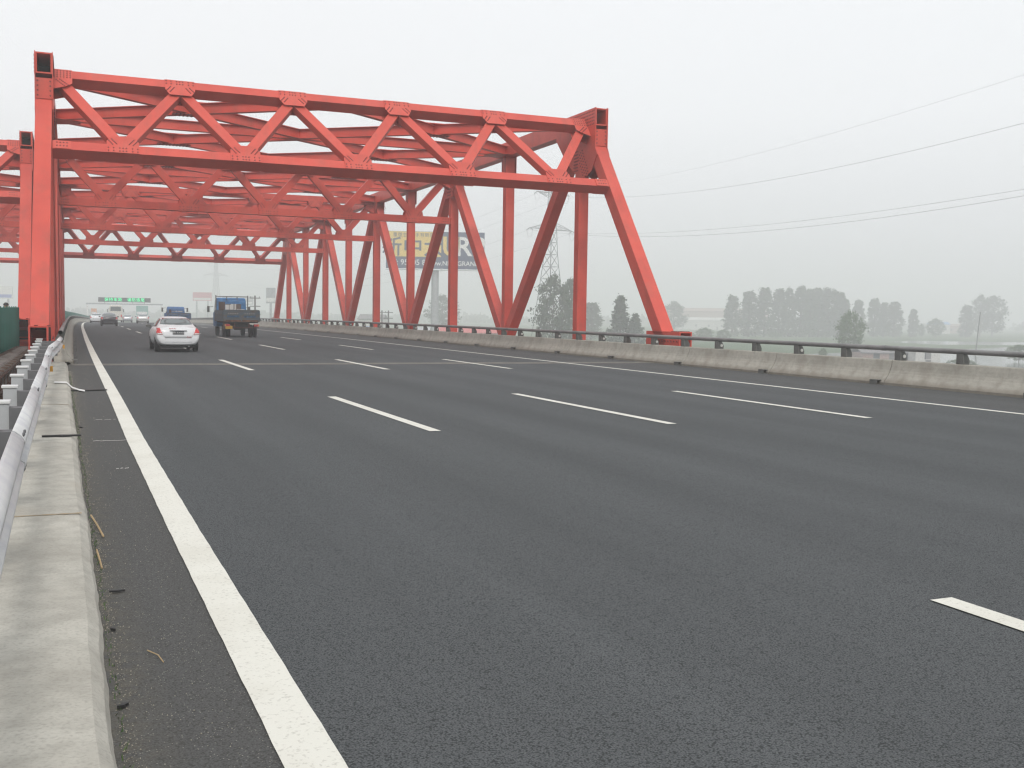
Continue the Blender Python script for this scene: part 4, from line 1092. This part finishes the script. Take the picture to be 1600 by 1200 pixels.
text('www.NEWGRAND.cn', 1.2, M['white'], bf, (4.1,-.30,zc2-h2+1.0), bold=.012, extrude=.02)
text('U', 5.0, M['bb_yellow'], bf, (3.0,-.30,zc2+.6), bold=.018, extrude=.02)
text('RP', 5.0, M['white'], bf, (6.55,-.30,zc2+.6), bold=.018, extrude=.02)
mb = MB(); mb.lathe([(.75,0),(.68,zc2-h2-.3)], 20, lambda a, b, h: (a, b+.2, h)); obj('pole', mb, bb, M['gsteel'], smooth=False)
mb = MB(); mb.box((-w2,-.9,zc2-h2-.30), (w2,-.26,zc2-h2-.22)); cwk = obj('catwalk', mb, bb, M['gsteel'])
for k in range(8):
    x = -w2+1.2+k*2.3; mb = MB(); mb.box((x-.28,-1.0,zc2-h2-.2), (x+.28,-.8,zc2-h2+.02)); obj('flood_lamp', mb, bb, M['white'])

# distant signboards
def signboard(px0, px1, py0, py1, D, m, label, name='signboard', legs=True, txt=None, tm=None):
    zc_ = D; a = at(px0, zc_); b_ = at(px1, zc_); w = (b_-a).length; c_ = (a+b_)/2
    zt_, zb_ = zat((px0+px1)/2, py0, zc_), zat((px0+px1)/2, py1, zc_)
    t_ = thing(name, label, 'billboard', (c_.x, c_.y, GZ), (0,0,math.atan2(b_.y-a.y, b_.x-a.x)), 'signboards far behind in the haze')
    t_.scale = (K,K,K); w /= K; zb_ = GZ+(zb_-GZ)/K; zt_ = GZ+(zt_-GZ)/K
    mb = MB(); mb.box((-w/2,-.2,zb_-GZ), (w/2,.2,zt_-GZ)); p = obj('panel', mb, t_, m)
    mb = MB(); mb.box((-w/2+w*.04,-.22,(zb_-GZ)+.1*(zt_-zb_)), (w/2-w*.04,-.201,(zb_-GZ)+.35*(zt_-zb_))); obj('printed_band', mb, p, tm or M['white'])
    if legs:
        for s_ in ((-.3,.3) if w > 4 else (0,)): mb = MB(); mb.box((s_*w-.25,-.2,0), (s_*w+.25,.25,zb_-GZ)); obj('leg', mb, t_, M['gsteel'])
signboard(302, 331, 457, 470, 420, M['bb_pink'], 'faint pink signboard far behind, left of the blue truck rack')
signboard(348, 396, 463, 476, 440, M['gsteel'], 'faint grey signboard far behind the blue truck cab')
signboard(416, 430, 450, 474, 260, M['gsteel'], 'pale grey upright signboard at the foot of the far truss legs')
signboard(-14, 22, 447, 467, 330, M['white'], 'pale signboard with blue bands at the far left edge', tm=M['bb_blue'])
signboard(214, 232, 478, 492, 340, M['bb_green'], 'faint green road sign behind the silver sedan')
signboard(144, 152, 482, 490, 330, mat('orange_panel', (.65,.26,.08), .7), 'small faint orange panel behind the small white sedan')

# ------------------------------------------------------------------ pylons and wires
def pylon(px, zc_, h, label, yaw):
    p = at(px, zc_); t_ = thing('transmission_pylon', label, 'pylon', (p.x, p.y, GZ), (0,0,yaw), 'lattice pylons of the power line'); t_.scale = (K,K,K)
    def half(z): return 3.6-(3.6-1.35)*min(1, z/(h*.55)) if z < h*.55 else 1.35-(z-h*.55)/(h*.45)*.75
    lv = [0, .16, .30, .42, .5, .58, .66, .74, .82, .9, 1.0]; mb = MB()
    C_ = [(-1,-1),(1,-1),(1,1),(-1,1)]
    for a, b_ in zip(lv[:-1], lv[1:]):
        z0, z1 = a*h, b_*h; w0, w1 = half(z0), half(z1)
        for i in range(4):
            (x0, y0), (x1, y1) = C_[i], C_[(i+1)%4]
            mb.beam((x0*w0,y0*w0,z0), (x0*w1,y0*w1,z1), .17, .17)
            mb.beam((x0*w0,y0*w0,z0), (x1*w1,y1*w1,z1), .085, .085); mb.beam((x1*w0,y1*w0,z0), (x0*w1,y0*w1,z1), .085, .085)
            mb.beam((x0*w1,y0*w1,z1), (x1*w1,y1*w1,z1), .10, .10)
    obj('lattice_mast', mb, t_, M['pylon'])
    arms = []
    for z, L_ in ((h*.985, 5.4), (h*.745, 8.0)):
        for s_ in (-1, 1):
            w = half(z); mb = MB(); tip = Vector((s_*L_,0,z)); dz = 1.3 if z > h*.9 else -1.7
            for y in (-1, 1):
                mb.beam((s_*w,y*w,z), tip, .12, .12); mb.beam((s_*w,y*w,z-dz), tip, .10, .10)
                for k in range(4):
                    f0, f1 = k/4, (k+1)/4; A = Vector((s_*w,y*w,z)); B = Vector((s_*w,y*w,z-dz)); mb.beam(A.lerp(tip,f0), B.lerp(tip,f1), .06, .06); mb.beam(B.lerp(tip,f0), A.lerp(tip,f0), .06, .06)
            obj('cross_arm', mb, t_, M['pylon'])
            mb = MB(); mb.tube([tip, tip+Vector((0,-1.2,-.5))], .11, 6); mb.tube([tip, tip+Vector((0,1.2,-.5))], .11, 6)
            mb.tube([tip+Vector((0,-1.2,-.5)), tip+Vector((0,-.6,-2.4)), tip+Vector((0,.6,-2.4)), tip+Vector((0,1.2,-.5))], .035, 5); obj('insulator_string', mb, t_, M['pylon'])
            arms.append(tip+Vector((0,0,-.5)))
    bpy.context.view_layer.update()
    R2 = Matrix.Rotation(yaw, 4, 'Z'); return t_, [R2 @ a * K + Vector((p.x, p.y, GZ)) for a in arms]
py1, a1_ = pylon(857, 290, 41.1, 'tall lattice pylon behind the nearest right legs of the truss', .33)
py0, a0_ = pylon(338, 700, 40, 'faint lattice pylon far away above the blue truck', .33)
nx = Vector((126, -45, GZ))
def wire(a, b_, sag, label, r=.03):
    pts = [a.lerp(b_, i/40)-Vector((0,0,4*sag*(i/40)*(1-i/40))) for i in range(41)]
    mb = MB(); mb.tube(pts, r, 5, cap=False); tag(obj('power_line', mb, m=M['wire']), label, 'power line', 'overhead power lines')
nms = ['upper left wire', 'upper right wire', 'lower left wire', 'lower right wire']
ends = [Vector((x*K, y*K, CH+(z-CH)*K)) for x, y, z in ((92,0,35.5),(100,0,33.5),(112,5,26.5),(124,38,24.5))]
for i, (a, b_) in enumerate(zip(a1_, ends)): wire(a, b_, (7.5,10,10.7,5.7)[i], 'overhead %s crossing the pale sky at right from the tall pylon' % nms[i], .016 if i == 0 else .03)
for i, (a, b_) in enumerate(zip(a0_, a1_)): wire(a, b_, 15, 'faint overhead %s between the far pylon and the tall one' % nms[i], .03)

# utility poles
def upole(px, zc_, ytop, label, arms=1, tilt=0, double=0, r=.14):
    p = at(px, zc_); zt_ = (zat(px, ytop, zc_)-GZ)/K; t_ = thing('utility_pole', label, 'pole', (p.x, p.y, GZ), (0,tilt,-.4), 'utility poles on the low ground'); t_.scale = (K,K,K)
    for k in range(1+double): mb = MB(); mb.tube([(k*1.1,0,0), (k*1.1,0,zt_)], r*1.3, 8, r2=r*.8); obj('pole_shaft', mb, t_, M['pole'])
    for k in range(arms): z = zt_-.35-k*(1.15 if not double else .95); mb = MB(); mb.box((-.75,-.05,z-.06), (.75+1.1*double,.05,z+.06)); obj('pole_arm', mb, t_, M['pole'])
    for k in range(arms and 3): mb = MB(); mb.tube([(-.6+k*.6,0,zt_-.29), (-.6+k*.6,0,zt_-.1)], .04, 6); obj('insulator', mb, t_, M['pole'])
upole(398.5, 150, 462, 'utility pole with two crossarms just right of the blue truck', 3)
upole(596, 180, 485, 'double utility pole with crossarms left of the billboard', 2, double=1)
upole(776, 220, 484, 'thin faint pole behind the truss right of billboard', 0, r=.1)
upole(1522, 235, 487, 'bare thin leaning pole beside the water at far right', 0, tilt=.07, r=.13)

# ------------------------------------------------------------------ trees
def crown_mesh(name, h, w, kind, nclump, nleaf, ls, seed, m):
    rnd = random.Random(seed); vs = []; fs = []
    def rad(t):     # envelope radius over height fraction
        if kind == 'poplar': return w*(.42+.62*math.sin(PI*min(1, t*.98+.02)**.75)**.6)*(1-.32*t)
        if kind == 'cone': return w*(1.02-t)**.85*(.9 if t > .08 else .6)
        return w*math.sqrt(max(0, 1-(2*t-.95)**2))
    lob = [(rnd.uniform(0,2*PI), rnd.uniform(.3,.9), rnd.uniform(.75,1.15)) for _ in range(6)]
    for c_ in range(nclump):
        t = rnd.random()**(.85 if kind != 'cone' else 1.25); a = rnd.uniform(0,2*PI)
        k = 1
        for la, lt, lk in lob:
            if abs(t-lt) < .18 and math.cos(a-la) > .4: k *= lk
        rr = min(rad(t)*k*math.sqrt(rnd.uniform(.12,1))*(1+.25*(rnd.random()-.5)), rad(t)*1.05); z = h*(.02+.98*t) if kind == 'poplar' else h*(.16+.84*t) if kind == 'cone' else h*(.14+.86*t)
        cx_, cy_ = rr*math.cos(a), rr*math.sin(a); cs = w*(.17 if kind != 'cone' else .14)*rnd.uniform(.6,1.35)
        up = 1.5 if kind == 'poplar' else .9
        for l in range(nleaf):
            d = Vector((rnd.gauss(0,1), rnd.gauss(0,1), rnd.gauss(0,1)*up))*cs*.55
            p = Vector((cx_, cy_, z))+d; nrm = Vector((rnd.gauss(0,1), rnd.gauss(0,1), rnd.gauss(.5,1))).normalized()
            u = nrm.orthogonal().normalized()*ls*rnd.uniform(.5,1.2); v = nrm.cross(u)*rnd.uniform(.45,.8); b0 = len(vs)
            vs += [tuple(p+u), tuple(p+v), tuple(p-u), tuple(p-v)]; fs.append((b0, b0+1, b0+2, b0+3))
    me = bpy.data.meshes.new(name); me.from_pydata(vs, [], fs); me.materials.append(m); return me
def trunk_mesh(h, w, kind, seed):
    rnd = random.Random(seed); mb = MB(); top = h*(.93 if kind != 'bush' else .7)
    pts = [(0,0,-.2)]+[(rnd.uniform(-.02,.02)*h*.5, rnd.uniform(-.02,.02)*h*.5, top*k/5) for k in range(1,6)]; mb.tube(pts, h*.018, 7, r2=h*.003)
    for k in range(9):
        z = h*(.2+.07*k); a = rnd.uniform(0,6.28); L_ = w*rnd.uniform(.5,.9); mb.tube([(0,0,z), (L_*.5*math.cos(a), L_*.5*math.sin(a), z+L_*.5), (L_*math.cos(a), L_*math.sin(a), z+L_*1.1)], h*.006, 5, r2=h*.0015)
    return fixn(mb.mesh('trunk', M['bark']))
tv = {}
for k in range(4): tv['poplar', k] = (crown_mesh('crown', 20, 2.9, 'poplar', 260, 22, .36, 11+k, M['leaf']), trunk_mesh(20, 2.6, 'poplar', k), 20, 2.9)
for k in range(2): tv['cone', k] = (crown_mesh('crown', 12, 3.4, 'cone', 230, 24, .26, 31+k, M['leaf']), trunk_mesh(12, 2.6, 'cone', k), 12, 3.4)
for k in range(3): tv['broad', k] = (crown_mesh('crown', 14, 4.6, 'broad', 190, 26, .30, 51+k, M['leaf']), trunk_mesh(14, 4, 'broad', k), 14, 4.6)
for k in range(2): tv['bush', k] = (crown_mesh('crown', 8, 4.2, 'bush', 170, 26, .24, 71+k, M['leaf2']), trunk_mesh(8, 3, 'bush', k), 8, 4.2)
def tree(kind, var, px, ytop, wpx, zc_, label, group=None, nm='tree'):
    p = at(px, zc_); h = zat(px, ytop, zc_)-GZ; cm_, tm, h0, w0 = tv[kind, var]
    t_ = thing(nm, label, 'tree' if nm.endswith('tree') else 'bush', (p.x, p.y, GZ), (0,0,random.uniform(0,6)), group)
    s_ = h/h0; sw = wpx*zc_*K/F_/2/w0*.92; t_.scale = (sw, sw, s_)
    obj('crown', cm_, t_); obj('trunk', tm, t_)
    return t_
G1 = 'poplars in the long row right of the bridge'
for i, (px, yt, w, d, L_) in enumerate([
    (1141,463,23,420,'lone slender poplar standing at the left end of the row'),
    (1167,457,28,425,'second poplar from the left end of the row, with a gap on its left'),
    (1191,451,26,425,'third poplar from the left in the row, taller than the second'),
    (1213,453,24,430,'fourth poplar from the left of the row, blunt top'),
    (1229,452,18,432,'fifth poplar from the left, narrow and pointed'),
    (1247,449,24,430,'sixth poplar from the left, tallest top in the row'),
    (1262,453,22,434,'seventh poplar from the left, in the dense middle of the row'),
    (1276,452,24,436,'eighth poplar from the left, in the dense right half of the row'),
    (1291,452,28,436,'ninth poplar from the left, broad rounded top'),
    (1307,458,24,438,'tenth poplar from the left, lower than its left neighbour'),
    (1316,468,18,438,'last poplar at the right end of the row, above the dark bush')]): tree('poplar', i % 4, px, yt, w*1.38, d, L_, G1, 'poplar_tree')
for i, (k, px, yt, w, d, L_) in enumerate([
    ('poplar',1337,470,22,450,'single poplar just right of the dark bush'),
    ('poplar',1362,468,24,470,'left tree of the hazy clump of three right of the single poplar'),
    ('poplar',1377,474,20,470,'middle tree of the hazy clump of three'),
    ('poplar',1393,473,28,472,'right tree of the hazy clump of three'),
    ('poplar',1423,484,17,480,'small narrow hazy tree between the two clumps at right'),
    ('poplar',1506,478,24,500,'lower left tree of the far right hazy clump'),
    ('broad',1527,464,30,520,'tall middle tree of the far right hazy clump'),
    ('broad',1546,464,40,520,'broad right tree of the far right hazy clump'),
    ('broad',1050,473,38,500,'round faint tree right of the nearest slanted red leg'),
    ('broad',690,464,48,400,'faint round tree behind the pole of the yellow billboard'),
    ('poplar',922,474,36,330,'faint tree peeping right of the nearest vertical red post')]): tree(k, i % 3 if k != 'poplar' else i % 4, px, yt, w*1.18, d, L_, 'hazy trees on the plain', 'hazy_tree')
tree('broad', 0, 862, 436, 66, 205, 'large dark tree between the slanted leg and vertical red post', None, 'broadleaf_tree')
tree('broad', 2, 888, 441, 50, 212, 'dark tree half hidden by the nearest vertical red post', None, 'broadleaf_tree')
tree('cone', 0, 967, 464, 66, 225, 'pointed dark tree between the vertical post and nearest slanted leg', None, 'conical_tree')
tree('cone', 1, 990, 492, 50, 225, 'short tree at the right foot of the pointed dark tree', None, 'conical_tree')
tree('bush', 0, 1323, 490, 52, 215, 'round dark green tree standing before the right end of the poplar row', None, 'round_tree')
for i, (px, yt, w, d, L_) in enumerate([(1285,545,16,190,'small green shrub seen just above the barrier left of the round tree'),(1458,499,30,470,'low hazy bush between the clumps at right'),(1436,507,12,470,'tiny hazy bush left of the low hazy bush'),
        (1590,540,44,200,'green bush above the rail at the right edge'),(1100,513,34,330,'low hazy shrub behind the end of the bridge'),(1128,516,26,330,'low shrub beside the foot of the lone poplar'),(1210,520,30,400,'low shrub under the fourth poplar'),(1500,562,50,170,'low green bush behind the barrier near the hut'),(1075,520,26,300,'low shrub directly behind the red bearing block')]):
    tree('bush', i % 2, px, yt, w, d, L_, 'low bushes on the plain', 'bush')
# far treeline, reads as one mass
mb = MB(); rnd = random.Random(5)
for k in range(700):
    px = rnd.uniform(-100, 1750); d = rnd.uniform(800, 1050); p = at(px, d); hh = rnd.uniform(4,8)+2*math.sin(px*.02)+(3 if rnd.random() < .05 else 0); w = rnd.uniform(4,8)
    for l in range(12):
        a = rnd.uniform(0,6.28); r_ = rnd.uniform(0,w); z = GZ+rnd.uniform(0,hh)*(1-.4*r_/w); x, y = p.x+r_*math.cos(a), p.y+r_*math.sin(a); s_ = rnd.uniform(1.2,2.6); a2 = rnd.uniform(0,6.28); u = Vector((math.cos(a2)*s_, math.sin(a2)*s_, rnd.uniform(-.5,.5)))
        mb.add([(x-u.x,y-u.y,z-s_),(x+u.x,y+u.y,z-s_*.8),(x+u.x*.7,y+u.y*.7,z+s_),(x-u.x*.7,y-u.y*.7,z+s_*.8)], [(0,1,2,3)])
me = mb.mesh('distant_treeline', M['leaf']); tag(obj('distant_treeline', me), 'far belt of trees dissolving into the haze on the horizon', 'treeline', kind='stuff')

# ------------------------------------------------------------------ buildings on the plain
def house(px, zc_, w, dp, hw, hr, wallm, roofm, label, yaw=0, nwin=2, name='house', z0=GZ, flat_=False):
    p = at(px, zc_); t_ = thing(name, label, 'building', (p.x, p.y, z0), (0,0,-.45+yaw), 'low buildings on the plain'); t_.scale = (K,K,K)
    mb = MB(); mb.box((-w/2,0,-.2), (w/2,dp,hw)); wl = obj('wall', mb, t_, wallm)
    mb = MB(); e_ = .35; mb.prism([(-e_,hw-.02),(dp/2,hw+hr),(dp+e_,hw-.02),(dp+e_,hw+.12),(dp/2,hw+hr+.16),(-e_,hw+.12)] if not flat_ else [(-e_,hw+.01),(dp+e_,hw+.01),(dp+e_,hw+.25),(-e_,hw+.25)], (-w/2-e_, w/2+e_), lambda a, b, c_: (c_, a, b)); obj('roof', mb, t_, roofm)
    for k in range(nwin):
        x = -w/2+w*(k+.5)/nwin; mb = MB(); mb.box((x-.55,-.03,hw*.35), (x+.55,-.002,hw*.35+1.2)); wf = obj('window', mb, t_, M['window']); mb = MB(); mb.box((x-.65,-.06,hw*.35-.08), (x+.65,-.031,hw*.35)); obj('sill', mb, wf, wallm)
    mb = MB(); mb.box((w*.02-.45,-.04,-.1), (w*.02+.45,-.002,2.0)); obj('door', mb, t_, M['pole'])
house(1448, 185, 4.2, 4, 2.5, .25, M['wall'], M['wall'], 'small white hut with flat roof behind the right barrier', flat_=True, nwin=1)
house(1390, 190, 10, 7, 1.6, 1.1, M['brickw'], M['roofgrey'], 'low grey roofed shed left of the small white hut')
house(1115, 620, 60, 14, 5.5, 1.6, M['wall'], M['wall'], 'long faint white building left of the poplar row', nwin=8)
house(1110, 660, 70, 14, 11, 2, M['brickw'], M['brickw'], 'long pinkish faint building behind the white one', nwin=8)
house(1467, 620, 10, 10, 5.4, 1.4, M['wall'], M['roofblue'], 'faint building with pale blue roof between the clumps at right')
house(1492, 640, 14, 10, 4.4, 1.2, M['brickw'], M['brickw'], 'faint pinkish building right of the blue roofed one')
for px, w, L_ in ((522,7.0,'blue sheet roof seen between the far truss legs under the rail'),(562,7.0,'blue sheet roof seen under the rail right of the first blue roof'),(492,2.6,'narrow blue roof seen under the rail furthest left')):
    house(px, 250, w*.42, 6, 3.0, .9, M['wall'], M['roofblue'], L_, nwin=1)
for px, w, L_ in ((690,3.6,'red sheet roof under the billboard pole'),(722,6.6,'middle red sheet roof seen under the rail'),(757,6.0,'red sheet roof right of the middle one under the rail')):
    house(px, 235, w, 6, 3.2, 1.0, M['wall'], M['roofred'], L_, nwin=1)
house(652, 240, 4.5, 6, 3.1, 1.0, M['wall'], M['gsteel'], 'grey roofed shed left of the red sheet roofs', nwin=1)
house(578, 330, 7.5, 9, 5.2, 1.4, M['wall'], M['roofgrey'], 'pale grey house behind the double utility pole')
